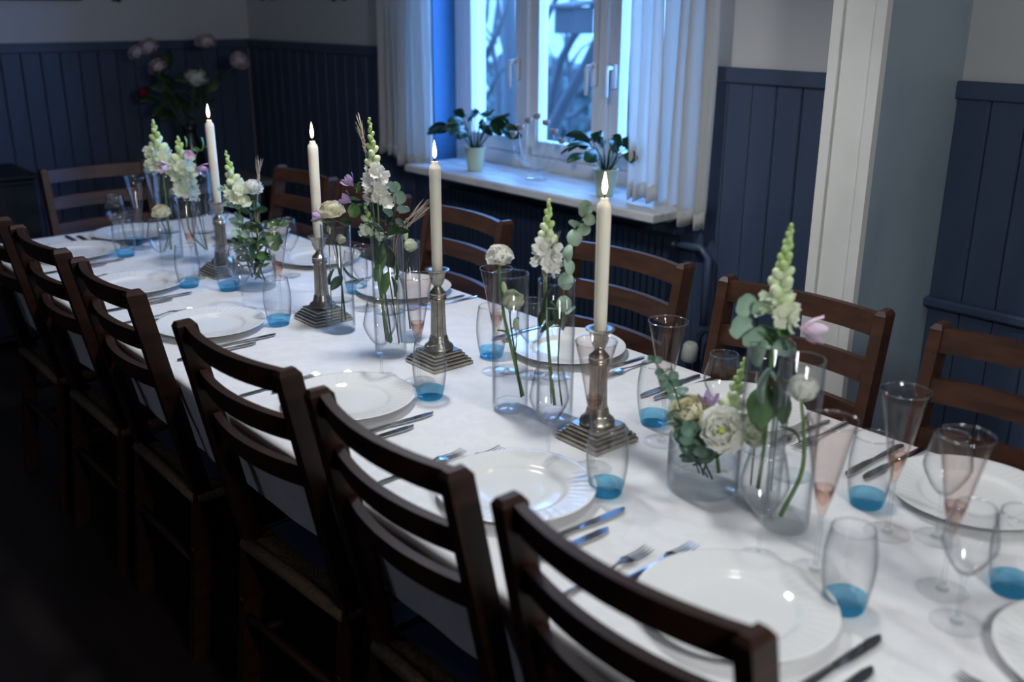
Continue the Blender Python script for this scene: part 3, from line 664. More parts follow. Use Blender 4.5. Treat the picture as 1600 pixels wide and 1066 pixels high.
# ------------------------------------------------------------------ vases
VASE = {}
def vase(key, x, y, r, h, wl_, label, wall=.0022):
    def mk():
        sh = G().lathe([(r, .012), (r, h - .001), (r - wall / 2, h), (r - wall, h - .001), (r - wall, .016)], 48).mesh('wall', 'glass')
        rim = G().lathe([(r + .0002, h - .0012), (r - wall / 2, h + .0006), (r - wall - .0002, h - .0012), (r - wall / 2, h - .0022)], 48, closed=True).mesh('rim', 'thick')
        ba = G().lathe([(0, .0008), (r - .006, 0), (r - .0008, .004), (r, .0125), (r - wall - .0004, .0165), (r * .6, .0135), (0, .0125)], 48).mesh('thick_base', 'thick')
        q = r - wall - .0008
        wa = G().lathe([(q, .0175), (q, wl_)], 40).mesh('water', 'water')
        wt = G().lathe([(q, wl_ + .001), (q - .002, wl_), (0, wl_)], 40).mesh('water_surface', 'watertop')
        return sh, rim, ba, wa, wt
    sh, rim, ba, wa, wt = cached(('vase', r, h, wl_), mk)
    t = thing('glass_vase', (x, y, Z), label, 'vase', 'clear glass flower vases')
    ob('wall', sh, t); ob('rim', rim, t); ob('thick_base', ba, t)
    w = ob('water', wa, t); ob('water_surface', wt, w)
    VASE[key] = (x, y)
vase('a', -1.513, 1.297, .0385, .302, .090, 'tall clear cylinder vase with one white ruffled flower, left of the front pair')
vase('b', -1.413, 1.334, .0385, .302, .095, 'tall clear cylinder vase with a short snapdragon and round eucalyptus leaves')
vase('c', -1.974, 1.300, .0392, .302, .110, 'tall clear cylinder vase holding the tallest snapdragon')
vase('d', -2.035, 1.402, .0300, .262, .085, 'slim clear vase with one pale bloom, behind the tallest snapdragon')
vase('e', -2.216, 1.303, .0392, .290, .085, 'tall clear vase with a cream rose resting on its rim')
vase('f', -.905, 1.345, .0395, .300, .105, 'tall clear vase with the right-hand snapdragon and a pink clematis')
vase('g', -.824, 1.314, .0375, .300, .095, 'tall clear vase with one white bloom inside, nearest the front right')
vase('h', -1.008, 1.322, .0640, .100, .055, 'low wide clear bowl of cream blooms and eucalyptus at right')
vase('i', -2.756, 1.330, .0640, .100, .055, 'low wide clear bowl of dark greens beside the left candlestick')
vase('j', -3.284, 1.285, .0385, .300, .09, 'left-most tall clear vase with a leaning snapdragon')
vase('k', -3.205, 1.375, .0385, .300, .09, 'tall clear vase with a snapdragon and mauve clematis near the left end')

# ------------------------------------------------------------------ flowers
def smooth_path(P, n=14):
    P = [Vector(p) for p in P]
    if len(P) == 2: return [P[0].lerp(P[1], i / (n - 1)) for i in range(n)]
    Q = [P[0] * 2 - P[1]] + P + [P[-1] * 2 - P[-2]]; out = []; k = max(2, n // (len(P) - 1))
    for a in range(len(P) - 1):
        p0, p1, p2, p3 = Q[a:a + 4]
        for i in range(k):
            t = i / k; out.append(.5 * ((2 * p1) + (p2 - p0) * t + (2 * p0 - 5 * p1 + 4 * p2 - p3) * t * t + (3 * p1 - p0 - 3 * p2 + p3) * t ** 3))
    return out + [P[-1]]
def petal_mesh(mt, w, bulge, cup, ruf, seed=0, nl=6, nw=6):
    rnd = random.Random(seed); ph = rnd.uniform(0, 6); v = []; f = []
    for i in range(nl + 1):
        t = i / nl; ww = w * (abs(math.sin(PI * (.12 + .70 * t))) ** .8) * (1 if t < .9 else .88)
        for j in range(nw + 1):
            s = -1 + 2 * j / nw; dz = -.10 * s * s * t
            v.append((bulge * math.sin(PI * .85 * t) - cup * s * s * (.3 + .7 * t) * w + ruf * math.sin(4.5 * s + ph) * t * t, s * ww, t + dz))
    for i in range(nl):
        for j in range(nw): p = i * (nw + 1) + j; f.append((p, p + 1, p + nw + 2, p + nw + 1))
    return G().add(v, f).mesh('petal', mt)
def bloom(root, O, pos, d, Rr, layers, mt, name='bloom', centre='bud', cr=.25, seed=1, ruf=.08, w=.55):
    """a flower head: its core with every petal a child; layers = (count, tilt in degrees, length)"""
    core = cached(('core', centre), lambda: G().ell((0, 0, .15), .55, .55, .8, 10, 6).mesh('bloom', centre))
    b = ob(name, core, root, mtx=aim(Vector(pos) - O, d, 0, Rr * cr)); rnd = random.Random(seed)
    for k, (n, tilt, ln) in enumerate(layers):
        for i in range(n):
            pm = cached(('petal', mt, w, ruf, (i + k) % 3), lambda: petal_mesh(mt, w, .22, .45, ruf, (i + k) % 3))
            a = 2 * PI * (i + .5 * (k % 2)) / n + rnd.uniform(-.15, .15); s = ln / cr * rnd.uniform(.92, 1.06)
            ob('petal', pm, b, mtx=Matrix.Rotation(a, 4, 'Z') @ Matrix.Translation((.15, 0, 0)) @ Matrix.Rotation(R(tilt + rnd.uniform(-6, 6)), 4, 'Y') @ Matrix.Scale(s, 4))
    return b
FULL = [(7, 78, .95), (7, 55, .95), (6, 34, .9), (5, 16, .8), (3, 4, .7)]
CUP = [(5, 26, 1.05), (5, 14, 1.1), (4, 6, 1.0), (3, 0, .85)]
OPEN = [(6, 62, 1.0), (5, 40, .95), (4, 22, .75)]
PUFF = [(10, 92, .95), (10, 72, .95), (9, 50, .92), (8, 30, .88), (6, 12, .85), (4, 2, .8)]
def leaf_mesh(mt, shape='round'):
    v = []; f = []; nl, nw = 6, 4
    for i in range(nl + 1):
        t = i / nl; ww = (math.sin(PI * min(1, .04 + .92 * t)) ** (.55 if shape == 'round' else .9)) * (.46 if shape == 'round' else (.27 if shape == 'oval' else .16))
        for j in range(nw + 1):
            s = -1 + 2 * j / nw; v.append((s * ww, -.10 * s * s + .14 * math.sin(PI * t) * (1 if shape != 'lance' else 1.4) - .05 * t, t))
    for i in range(nl):
        for j in range(nw): p = i * (nw + 1) + j; f.append((p, p + 1, p + nw + 2, p + nw + 1))
    return G().add(v, f).mesh('leaf', mt)
def leaf(root, O, pos, d, size, mt='leaf', shape='oval', roll=0.0):
    ob('leaf', cached(('leaf', mt, shape), lambda: leaf_mesh(mt, shape)), root, mtx=aim(Vector(pos) - O, d, roll, size))
def stem(root, O, pts, r, mt='stem', name='stem', n=16):
    P = smooth_path(pts, n); ob(name, G().tube([p - O for p in P], [r * (1 - .35 * i / (len(P) - 1)) for i in range(len(P))], 7).mesh('stem', mt), root); return P
TOCAM = Vector((.758, -.652, 0)); SIDE = Vector((.652, .758, 0)); UP = Vector((0, 0, 1))
def vbase(k, dx=0.0, dy=0.0, z=.02): return Vector((VASE[k][0] + dx, VASE[k][1] + dy, Z + z))
def blossom_mesh(mt, seed):
    """one two-lipped ruffled snapdragon floret pointing along +Z"""
    rnd = random.Random(seed); g = G()
    g.lathe([(0, 0), (.16, .04), (.24, .3), (.30, .6), (.34, .85), (.2, .9), (0, .8)], 10)
    for a, tl, ln in ((0, 38, .75), (1.2, 55, .62), (-1.2, 55, .62), (2.45, 70, .72), (-2.45, 70, .72)):
        mm = Matrix.Rotation(a, 4, 'Z') @ Matrix.Translation((.2, 0, .72)) @ Matrix.Rotation(R(tl), 4, 'Y') @ Matrix.Scale(ln, 4); v = []; f = []
        ph = rnd.uniform(0, 6)
        for i in range(5):
            t = i / 4
            for j in range(6):
                s = -1 + 2 * j / 5; v.append(mm @ Vector((.15 * math.sin(PI * t) + .16 * math.sin(5 * s + ph) * t * t - .12 * s * s, s * .52 * (math.sin(PI * (.2 + .55 * t))), t)))
        for i in range(4):
            for j in range(5): p = i * 6 + j; f.append((p, p + 1, p + 7, p + 6))
        g.add(v, f)
    return g.mesh('floret', mt)
def snapdragon(key, stempts, top, bot, label, nbud, nflo, size, flo='petal', seed=1, side=1.0):
    """stem from the vase; green buds at the tip, larger florets lower down, between world points bot and top"""
    O = vbase(key, z=0); t = thing('snapdragon', O, label, 'flower', 'white snapdragons'); rnd = random.Random(seed)
    P = stem(t, O, stempts + [bot, top], .0036)
    bot = Vector(bot); top = Vector(top); ax = (top - bot); L = ax.length; axn = ax.normalized(); u = axn.orthogonal().normalized(); w = axn.cross(u)
    bm_ = [cached(('bud', k), lambda: G().ell((0, 0, .5), .42, .42, .6, 8, 6).mesh('bud', k)) for k in ('bud', 'budpale')]
    N = nbud + nflo
    for i in range(N):
        q = (i + .5) / N; a = i * 2.4 + rnd.uniform(-.3, .3); out = u * math.cos(a) + w * math.sin(a)
        if i >= nflo:
            k = (i - nflo) / max(1, nbud - 1); s = size * (.72 * (1 - k) + .34); d = out * (1.0 - .5 * k) + axn * (.55 + .9 * k)
            ob('bud', bm_[0 if k > .35 else 1], t, mtx=aim(bot + ax * q - O, d, 0, s))
        else:
            s = size * (1.15 - .25 * q) * rnd.uniform(.9, 1.1); d = out * 1.0 + axn * .15 + TOCAM * .35
            fm = cached(('floret', flo, i % 3), lambda: blossom_mesh(flo, i % 3))
            ob('floret', fm, t, mtx=aim(bot + ax * q - O, d, rnd.uniform(0, 6), s))
    ob('bud', bm_[0], t, mtx=aim(top - axn * .004 - O, axn, 0, size * .35))
    return t, O
def euca(key, pts, sizes, label, mt='euca', seed=1, r=.0018, pairs=1):
    O = vbase(key, z=0); t = thing('eucalyptus_sprig', O, label, 'eucalyptus', 'eucalyptus sprigs'); rnd = random.Random(seed)
    P = stem(t, O, pts, r, 'darkstem'); n = len(sizes)
    for i, s in enumerate(sizes):
        q = int((len(P) - 1) * (.40 + .6 * i / max(1, n - 1))); p = P[q]; d = (P[min(q + 1, len(P) - 1)] - P[max(q - 1, 0)]).normalized()
        for sg in (-1, 1):
            dd = SIDE * sg * rnd.uniform(.7, 1.0) + d * rnd.uniform(.1, .5) + TOCAM * rnd.uniform(-.3, .5)
            leaf(t, O, p, dd, s * rnd.uniform(.9, 1.1), mt, 'round', rnd.uniform(-.9, .9) + PI / 2 * (i % 2))
    leaf(t, O, P[-1], d, sizes[-1] * .9, mt, 'round', rnd.uniform(-1, 1))
    return t, O
def barley(key, pts, label, awns=16, L=.05, seed=1, nears=1, spread=.012):
    O = vbase(key, z=0); t = thing('barley_ear', O, label, 'barley', 'dried barley ears'); rnd = random.Random(seed)
    P = stem(t, O, pts, .0013, 'straw'); d = (P[-1] - P[-3]).normalized(); u = d.orthogonal().normalized(); w = d.cross(u); g = G()
    for i in range(12):
        p = P[-1] - d * .003 * (12 - i) - O; a = i * 2.4; g.ell(p + (u * math.cos(a) + w * math.sin(a)) * .0028, .0022, .0022, .0045, 6, 4, Vector((0, 0, 1)).rotation_difference(d).to_matrix())
    ob('ear', g.mesh('ear', 'straw'), t); g = G()
    for i in range(awns):
        a = rnd.uniform(0, 6.28); p = P[-1] - d * rnd.uniform(0, .03) - O; e = p + d * L * rnd.uniform(.8, 1.25) + (u * math.cos(a) + w * math.sin(a)) * spread * rnd.uniform(.2, 1)
        g.tube([p, p.lerp(e, .5) + u * .0008, e], [.00045, .0004, .0002], 4)
    ob('awns', g.mesh('awns', 'straw'), t, kind='stuff')
def flower(key, name, pts, d, Rr, layers, mt, label, cat='flower', group=None, stemr=.0022, stemmt='stem', leaves=(), buds=(), sepals=True, seed=1, centre='bud', ruf=.08, w=.55):
    O = vbase(key, z=0); t = thing(name, O, label, cat, group); P = stem(t, O, pts, stemr, stemmt); pos = Vector(pts[-1]); d = Vector(d)
    bloom(t, O, pos, d, Rr, layers, mt, seed=seed, centre=centre, ruf=ruf, w=w)
    if sepals:
        for i in range(5):
            a = 2 * PI * i / 5; u = d.orthogonal().normalized(); ww = d.normalized().cross(u)
            leaf(t, O, pos - d.normalized() * Rr * .15, (u * math.cos(a) + ww * math.sin(a)) * .6 + d.normalized() * .8, Rr * .5, 'leaf', 'lance')
    for p, dd, s, mt_, sh in leaves: leaf(t, O, p, dd, s, mt_, sh, random.uniform(-1, 1))
    for k, (p, a, s) in enumerate(buds):
        stem(t, O, [a, Vector(a).lerp(Vector(p), .5) + SIDE * .002, p], .0013, stemmt, 'side_stem', 8)
        ob('bud', cached(('bud', 'budpale'), lambda: G().ell((0, 0, .5), .42, .42, .6, 8, 6).mesh('bud', 'budpale')), t, mtx=aim(Vector(p) - O, Vector(p) - Vector(a), 0, (s * .6, s * .6, s)))
    return t, O
def clematis(key, pts, d, size, label, mt='mauve', leaves=()):
    O = vbase(key, z=0); t = thing('clematis', O, label, 'flower', 'mauve clematis flowers'); stem(t, O, pts, .0013, 'darkstem'); pos = Vector(pts[-1])
    core = cached('clemcore', lambda: G().ell((0, 0, .2), .5, .5, .7, 8, 5).mesh('bloom', 'palepink'))
    b = ob('bloom', core, t, mtx=aim(pos - O, d, 0, size * .12))
    pm = cached(('clem', mt), lambda: petal_mesh(mt, .22, .12, .3, .02, 2))
    for i in range(5): ob('petal', pm, b, mtx=Matrix.Rotation(2 * PI * i / 5, 4, 'Z') @ Matrix.Rotation(R(28 + 8 * (i % 2)), 4, 'Y') @ Matrix.Scale(8.0, 4))
    for p, dd, s, mt_, sh in leaves: leaf(t, O, p, dd, s, mt_, sh, random.uniform(-1, 1))
VB = VASE
def B(key, x, y, near=0.0): return by(x, y, VB[key], near)

# vase a: tall white ruffled flower and an inner lisianthus
flower('a', 'ranunculus', [vbase('a', .018, .02, .03), B('a', 803, 560), B('a', 783, 470), B('a', 780, 404)], UP + TOCAM * .25, .032, FULL, 'petal', 'white ruffled ranunculus rising above the left front vase', group='white ranunculus', stemr=.0042, ruf=.16, w=.62)
flower('a', 'lisianthus', [vbase('a', .022, .012, .03), B('a', 806, 560), B('a', 797, 500, .01), B('a', 799, 482, .01)], UP + TOCAM * .3 + SIDE * .15, .036, CUP, 'greenwhite', 'pale green-white lisianthus inside the left front vase', group='lisianthus stems', stemmt='darkstem',
       leaves=[(B('a', 797, 525), -SIDE + UP * .6, .03, 'leaf', 'lance'), (B('a', 800, 515), SIDE * .6 + UP, .03, 'leaf', 'lance')], buds=[(B('a', 789, 458, .012), B('a', 800, 520), .024), (B('a', 806, 515, .012), B('a', 805, 550), .026)])
# vase b
snapdragon('b', [vbase('b', 0, 0, .03), B('b', 857, 540)], B('b', 858, 314), B('b', 852, 420), 'short white-and-lime snapdragon in the front vase with eucalyptus', 14, 8, .023, seed=4)
t, O = euca('b', [vbase('b', .012, .01, .03), B('b', 872, 560), B('b', 884, 420), B('b', 893, 370), B('b', 914, 338)], [.036], 'round-leaved eucalyptus sprig in the vase beside the tallest candle')
for (x, y, dx, dy, s, rl) in ((912, 338, .1, 1, .031, 1.35), (912, 340, 1, -.3, .026, .2), (903, 356, -.7, .9, .026, .3), (903, 356, 1, -.15, .028, .1), (897, 358, .05, -1, .034, 1.2), (888, 382, -.1, -1, .034, 1.3), (886, 402, .3, -1, .036, 1.2), (884, 425, .0, -1, .036, 1.1), (880, 462, .1, -1, .034, 1.4)):
    leaf(t, O, B('b', x, y) , SIDE * dx + UP * dy + TOCAM * .45, s, 'euca', 'round', rl)
for (x, y, dx, dy, s, rl, mt_) in ((858, 450, -.3, -1, .05, .4, 'darkleaf'), (862, 470, .3, -1, .05, .8, 'leaf'), (854, 478, -.4, -.9, .045, 1.0, 'darkleaf'), (876, 478, .2, -1, .05, .3, 'euca'), (868, 500, -.8, -.5, .04, .6, 'darkleaf')): leaf(t, O, B('b', x, y), SIDE * dx + UP * dy + TOCAM * .2, s, mt_, 'oval', rl)
for k, (x, y) in enumerate(((850, 402), (855, 412), (861, 398))):
    barley('b', [vbase('b', -.01, 0, .03), B('b', 850 + 2 * k, 450), B('b', x, y)], ['left barley ear of three in the front eucalyptus vase', 'middle barley ear of three in the front eucalyptus vase', 'right barley ear of three in the front eucalyptus vase'][k], 14, .05, k)
# vase c
snapdragon('c', [vbase('c', 0, 0, .03), B('c', 598, 480), B('c', 592, 370)], B('c', 577, 186), B('c', 590, 318), 'tallest white snapdragon in the middle of the table', 16, 11, .0225, seed=8)
snapdragon('c', [vbase('c', -.01, 0, .03), B('c', 588, 420)], B('c', 570, 318), B('c', 580, 372), 'small green-budded snapdragon side stem below the tallest one', 6, 3, .020, flo='greenwhite', seed=11)
barley('c', [vbase('c', -.02, .01, .03), B('c', 580, 300), B('c', 566, 212)], 'barley ear leaning left of the tallest snapdragon tip', 22, .045, 3, spread=.014)
barley('c', [vbase('c', .02, .02, .03), B('c', 615, 380), B('c', 640, 340)], 'upper of two barley ears leaning right towards the candle', 14, .06, 5)
barley('c', [vbase('c', .02, .01, .03), B('c', 618, 385), B('c', 644, 346)], 'lower of two barley ears leaning right towards the candle', 14, .06, 6)
t, O = euca('c', [vbase('c', .015, .015, .03), B('c', 604, 390), B('c', 617, 330), B('c', 618, 300)], [.028], 'grey-green eucalyptus sprig right of the tallest snapdragon')
for (x, y, dx, dy, s, rl) in ((616, 300, -.2, 1, .030, .5), (620, 318, .5, 1, .036, .8), (614, 315, -.9, .4, .034, .6), (622, 330, .6, .3, .034, 1.2), (612, 338, -.5, .8, .030, .3), (618, 345, .6, -.1, .03, 1.0)): leaf(t, O, B('c', x, y), SIDE * dx + UP * dy + TOCAM * .3, s, 'euca', 'round', rl)
for (x, y, dx, dy, s) in ((600, 360, -.6, .5, .04), (606, 366, .6, .5, .042), (590, 368, -1, .1, .036), (616, 362, 1, .2, .04), (598, 380, -.2, -1, .05), (608, 384, .3, -1, .055), (585, 358, -.8, .8, .03), (604, 352, .2, 1, .03)): leaf(t, O, B('c', x, y, .012), SIDE * dx + UP * dy + TOCAM * .3, s, 'darkleaf', 'oval', dx)
flower('c', 'lisianthus', [vbase('c', -.01, .01, .03), B('c', 588, 360), B('c', 578, 318), B('c', 575, 310)], UP * .6 + TOCAM * .5 + SIDE * .3, .017, OPEN, 'petal', 'small white bloom left of the tallest snapdragon stem', group='lisianthus stems', stemmt='darkstem')
clematis('c', [vbase('c', -.02, 0, .03), B('c', 580, 330), B('c', 560, 300), B('c', 551, 290)], UP * .7 - SIDE * .6, .034, 'upper mauve clematis bud left of the tallest snapdragon', leaves=[(B('c', 558, 302), SIDE * .3 + UP, .028, 'leaf', 'oval'), (B('c', 556, 318), -SIDE * .3 - UP, .034, 'leaf', 'round')])
clematis('c', [vbase('c', -.022, 0, .03), B('c', 578, 340), B('c', 560, 322), B('c', 548, 316)], UP * .5 - SIDE * .8, .032, 'lower mauve clematis bud left of the tallest snapdragon', leaves=[(B('c', 562, 312), -SIDE + UP * .2, .03, 'leaf', 'oval'), (B('c', 566, 318), -SIDE * .9 - UP * .3, .028, 'leaf', 'oval')])
for (x, y, dx, dy, s) in ((600, 392, -.3, -1, .055), (612, 400, .3, -1, .06), (604, 425, -.2, -1, .055), (614, 432, .2, -1, .05), (596, 410, -.4, -1, .05)): leaf(t, O, B('c', x, y), SIDE * dx + UP * dy + TOCAM * .15, s, 'leaf', 'oval', dx * 3)
# vase d
flower('d', 'lisianthus', [vbase('d', 0, 0, .03), B('d', 634, 440), B('d', 640, 392)], UP + SIDE * .25 + TOCAM * .2, .027, CUP, 'greenwhite', 'pale lisianthus in the slim vase beside the candle', group='lisianthus stems', stemmt='darkstem', buds=[(B('d', 634, 375), B('d', 634, 410), .026)])
# vase e
flower('e', 'rose', [vbase('e', .01, .01, .03), B('e', 532, 430), B('e', 520, 352), B('e', 518, 334)], UP + TOCAM * .15 - SIDE * .1, .038, FULL, 'cream', 'large cream rose resting on the rim of its vase', group='cream roses', stemr=.0026, stemmt='darkstem', ruf=.09, w=.66,
       leaves=[(B('e', 528, 345, .02), SIDE * .8 - UP * .1, .04, 'darkleaf', 'oval'), (B('e', 508, 345, .02), -SIDE + UP * .1, .036, 'leaf', 'oval'), (B('e', 535, 430, .01), -SIDE * .5 - UP * .6, .05, 'darkleaf', 'oval'), (B('e', 520, 420), -SIDE * .4 - UP, .045, 'darkleaf', 'oval'), (B('e', 536, 420), SIDE * .5 - UP * .5, .045, 'darkleaf', 'oval')])
flower('e', 'lisianthus', [vbase('e', .015, -.005, .03), B('e', 534, 440), B('e', 531, 380)], UP + SIDE * .3, .02, CUP, 'greenwhite', 'half-closed lisianthus inside the vase under the cream rose', group='lisianthus stems', stemmt='darkstem', buds=[(B('e', 515, 365), B('e', 530, 430), .02)])
clematis('e', [vbase('e', -.01, -.02, .03), B('e', 512, 345, .02), B('e', 504, 339, .02)], -SIDE + UP * .1, .030, 'mauve clematis tucked under the left of the cream rose')
# vase f
snapdragon('f', [vbase('f', 0, 0, .03), B('f', 1196, 680), B('f', 1205, 560)], B('f', 1236, 354), B('f', 1212, 496), 'lime-tipped snapdragon at right in front of the brown chair', 24, 5, .026, flo='greenwhite', seed=21)
t, O = euca('f', [vbase('f', -.015, 0, .03), B('f', 1190, 560), B('f', 1180, 520), B('f', 1170, 486)], [.034], 'pale eucalyptus sprig at the base of the right snapdragon')
for (x, y, dx, dy, s, rl) in ((1172, 488, -.7, .8, .040, 1.3), (1180, 490, .5, .7, .038, 1.0), (1174, 505, -1, -.2, .044, 1.3), (1186, 508, .8, -.4, .042, 1.2), (1190, 530, -.3, -.9, .046, .8), (1196, 520, 1, -.5, .046, 1.4), (1194, 528, -1, .2, .044, .9), (1206, 545, .9, .2, .04, .8), (1198, 575, -.3, -1, .06, 1.2), (1208, 580, .3, -1, .06, .8)): leaf(t, O, B('f', x, y, .01), SIDE * dx + UP * dy + TOCAM * .4, s, 'euca', 'round', rl)
for (x, y, dx, dy, s) in ((1214, 530, .4, .8, .045), (1206, 538, -.5, .6, .04), (1200, 600, -.1, -1, .08), (1192, 600, -.3, -1, .07), (1212, 600, .3, -1, .07)): leaf(t, O, B('f', x, y), SIDE * dx + UP * dy + TOCAM * .2, s, 'leaf', 'oval', dx)
clematis('f', [vbase('f', .02, .01, .03), B('f', 1228, 530), B('f', 1244, 514), B('f', 1252, 513)], SIDE * .9 - UP * .15, .045, 'pale pink clematis pointing right above the right-hand vases', 'palepink')
# vase g
flower('g', 'ranunculus', [vbase('g', -.005, -.01, .022), B('g', 1252, 740), B('g', 1256, 680), B('g', 1252, 624)], UP + TOCAM * .1, .036, CUP, 'petal', 'white cupped bloom held inside the front right vase', group='white ranunculus', stemr=.0042, ruf=.12, w=.62, leaves=[(B('g', 1252, 690), -SIDE * .8 + UP * .7, .045, 'darkleaf', 'lance')])
# bowl h
for k, (x, y, r, mt_, lay, d, lab) in enumerate(((1078, 646, .044, 'cream', FULL, UP + TOCAM * .4 - SIDE * .4, 'cream rose at the left of the low right-hand bowl'), (1126, 668, .044, 'petal', OPEN, UP * .6 + TOCAM * .8, 'open white lisianthus facing front in the low right-hand bowl'), (1170, 668, .032, 'greenwhite', FULL, UP * .6 + TOCAM * .6 + SIDE * .5, 'greenish white bloom at the right of the low right-hand bowl'))):
    flower('h', 'rose' if k == 0 else 'lisianthus', [vbase('h', .03 - .03 * k, -.01 + .01 * k, .03), B('h', 1098 + 10 * k, 715), B('h', x, y + 6, (.0, .055, .03)[k])], d, r, lay, mt_, lab, group='blooms in the low right-hand bowl', stemmt='darkstem', centre='yellow' if k == 1 else 'bud', ruf=.1, w=.64)
snapdragon('h', [vbase('h', .02, .02, .03), B('h', 1120, 690)], B('h', 1163, 562), B('h', 1136, 655), 'small lime snapdragon standing in the low right-hand bowl', 16, 4, .020, flo='greenwhite', seed=31)
for q, (pts, sz, lab) in enumerate((([B('h', 1085, 715), B('h', 1066, 650, .02), B('h', 1050, 600, .03), B('h', 1022, 565, .03)], [.028, .028, .028, .026, .024, .022, .020, .018, .016], 'dark eucalyptus sprig reaching up left from the low right-hand bowl'),
        ([B('h', 1092, 720), B('h', 1080, 690, .05), B('h', 1064, 665, .06)], [.030, .03, .028, .026, .024], 'dark eucalyptus sprig over the left rim of the right-hand bowl'),
        ([B('h', 1090, 722), B('h', 1082, 700, .06), B('h', 1084, 676, .065)], [.028, .028, .026, .024], 'dark eucalyptus sprig at the front of the right-hand bowl'))):
    euca('h', [vbase('h', .01 * q, -.01, .03)] + pts, sz, lab, 'eucadark', q + 40)
clematis('h', [vbase('h', .0, .0, .06), B('h', 1104, 680), B('h', 1107, 638)], UP, .034, 'closed mauve bud rising from the low right-hand bowl')
for q, (x0, x1) in enumerate(((1112, 1150), (1150, 1110), (1098, 1130))):
    pass
# bowl i
snapdragon('i', [vbase('i', -.02, 0, .03), B('i', 385, 400)], B('i', 353, 238), B('i', 372, 318), 'white-green snapdragon just right of the left candle', 12, 7, .026, flo='greenwhite', seed=51)
flower('i', 'carnation', [vbase('i', .01, 0, .03), B('i', 402, 370), B('i', 394, 296)], UP + TOCAM * .1, .034, PUFF, 'petal', 'round white carnation right of the left candle', stemr=.003, ruf=.16, w=.5)
barley('i', [vbase('i', .01, .01, .03), B('i', 402, 330), B('i', 404, 272)], 'upright barley ear behind the white carnation', 24, .048, 9, spread=.012)
for q, (pts, sz, mt_, lab) in enumerate((([B('i', 392, 400), B('i', 376, 340), B('i', 352, 300)], [.034, .036, .034, .03], 'euca', 'grey-green eucalyptus sprig below the left snapdragon'), ([B('i', 398, 400), B('i', 392, 350), B('i', 388, 310)], [.032, .034, .034, .03], 'darkleaf', 'dark green leafy sprig under the white carnation'),
        ([B('i', 410, 410), B('i', 424, 370), B('i', 436, 352)], [.03, .034, .03], 'leaf', 'green leafy sprig on the right of the left bowl'), ([B('i', 395, 410), B('i', 400, 380, .03), B('i', 412, 358, .03)], [.034, .034, .03], 'darkleaf', 'dark green sprig in the middle of the left bowl'), ([B('i', 392, 410, .02), B('i', 380, 380, .03), B('i', 372, 345, .03)], [.034, .036, .034, .03, .03], 'euca', 'grey-green eucalyptus sprig in front of the left snapdragon stem'),
        ([B('i', 396, 420, .03), B('i', 386, 400, .04), B('i', 378, 380, .04)], [.034, .034, .032, .03], 'darkleaf', 'dark green sprig over the front rim of the left bowl'), ([B('i', 404, 410, .0), B('i', 406, 370, .0), B('i', 404, 330, .0)], [.034, .034, .032, .03], 'darkleaf', 'tall dark green sprig behind the white carnation stem'),
        ([B('i', 408, 420, .03), B('i', 420, 396, .04), B('i', 430, 376, .04)], [.034, .034, .032, .03], 'leaf', 'green sprig leaning right over the left bowl'))):
    euca('i', [vbase('i', .01 * q - .02, .01, .03)] + pts, sz, lab, mt_, q + 60)
flower('i', 'lisianthus', [vbase('i', .02, -.01, .03), B('i', 412, 400), B('i', 422, 360)], UP + SIDE * .4, .026, OPEN, 'greenwhite', 'pale bloom low on the right of the left bowl', group='lisianthus stems')
# vases j and k
snapdragon('j', [vbase('j', 0, 0, .03), B('j', 262, 340)], B('j', 239, 190), B('j', 254, 268), 'left-most snapdragon, leaning left', 12, 8, .032, flo='greenwhite', seed=71)
flower('j', 'rose', [vbase('j', .01, -.03, .03), B('j', 262, 370), B('j', 252, 345, .05), B('j', 252, 334, .06)], UP + TOCAM * .3, .034, FULL, 'cream', 'cream rose low beside the left-most vase', group='cream roses', stemmt='darkstem', w=.64)
snapdragon('k', [vbase('k', 0, 0, .03), B('k', 296, 360)], B('k', 278, 216), B('k', 291, 306), 'full snapdragon left of the left candle', 8, 12, .032, flo='greenwhite', seed=81)
clematis('k', [vbase('k', -.01, 0, .03), B('k', 285, 290), B('k', 270, 262, .02), B('k', 264, 260, .03)], -SIDE * .6 + TOCAM * .6, .042, 'mauve clematis between the two left snapdragons', 'palepink')
clematis('k', [vbase('k', .01, 0, .03), B('k', 300, 290), B('k', 308, 262, .01)], SIDE * .9 - UP * .3, .042, 'mauve clematis hanging right of the left vases')
clematis('k', [vbase('k', .0, 0, .03), B('k', 296, 260), B('k', 292, 238, .02)], SIDE * .4 + TOCAM * .6 - UP * .2, .036, 'pale clematis near the top of the left flowers', 'palepink')
clematis('k', [vbase('k', .012, 0, .03), B('k', 305, 258), B('k', 318, 232), B('k', 324, 230)], SIDE * 1 + UP * .3, .024, 'small clematis bud touching the left candle', 'palepink',
         leaves=[(B('k', 316, 236), UP + SIDE * .15, .045, 'leaf', 'oval'), (B('k', 314, 234), -SIDE + UP * .1, .03, 'leaf', 'oval'), (B('k', 292, 230), UP, .036, 'leaf', 'oval')])

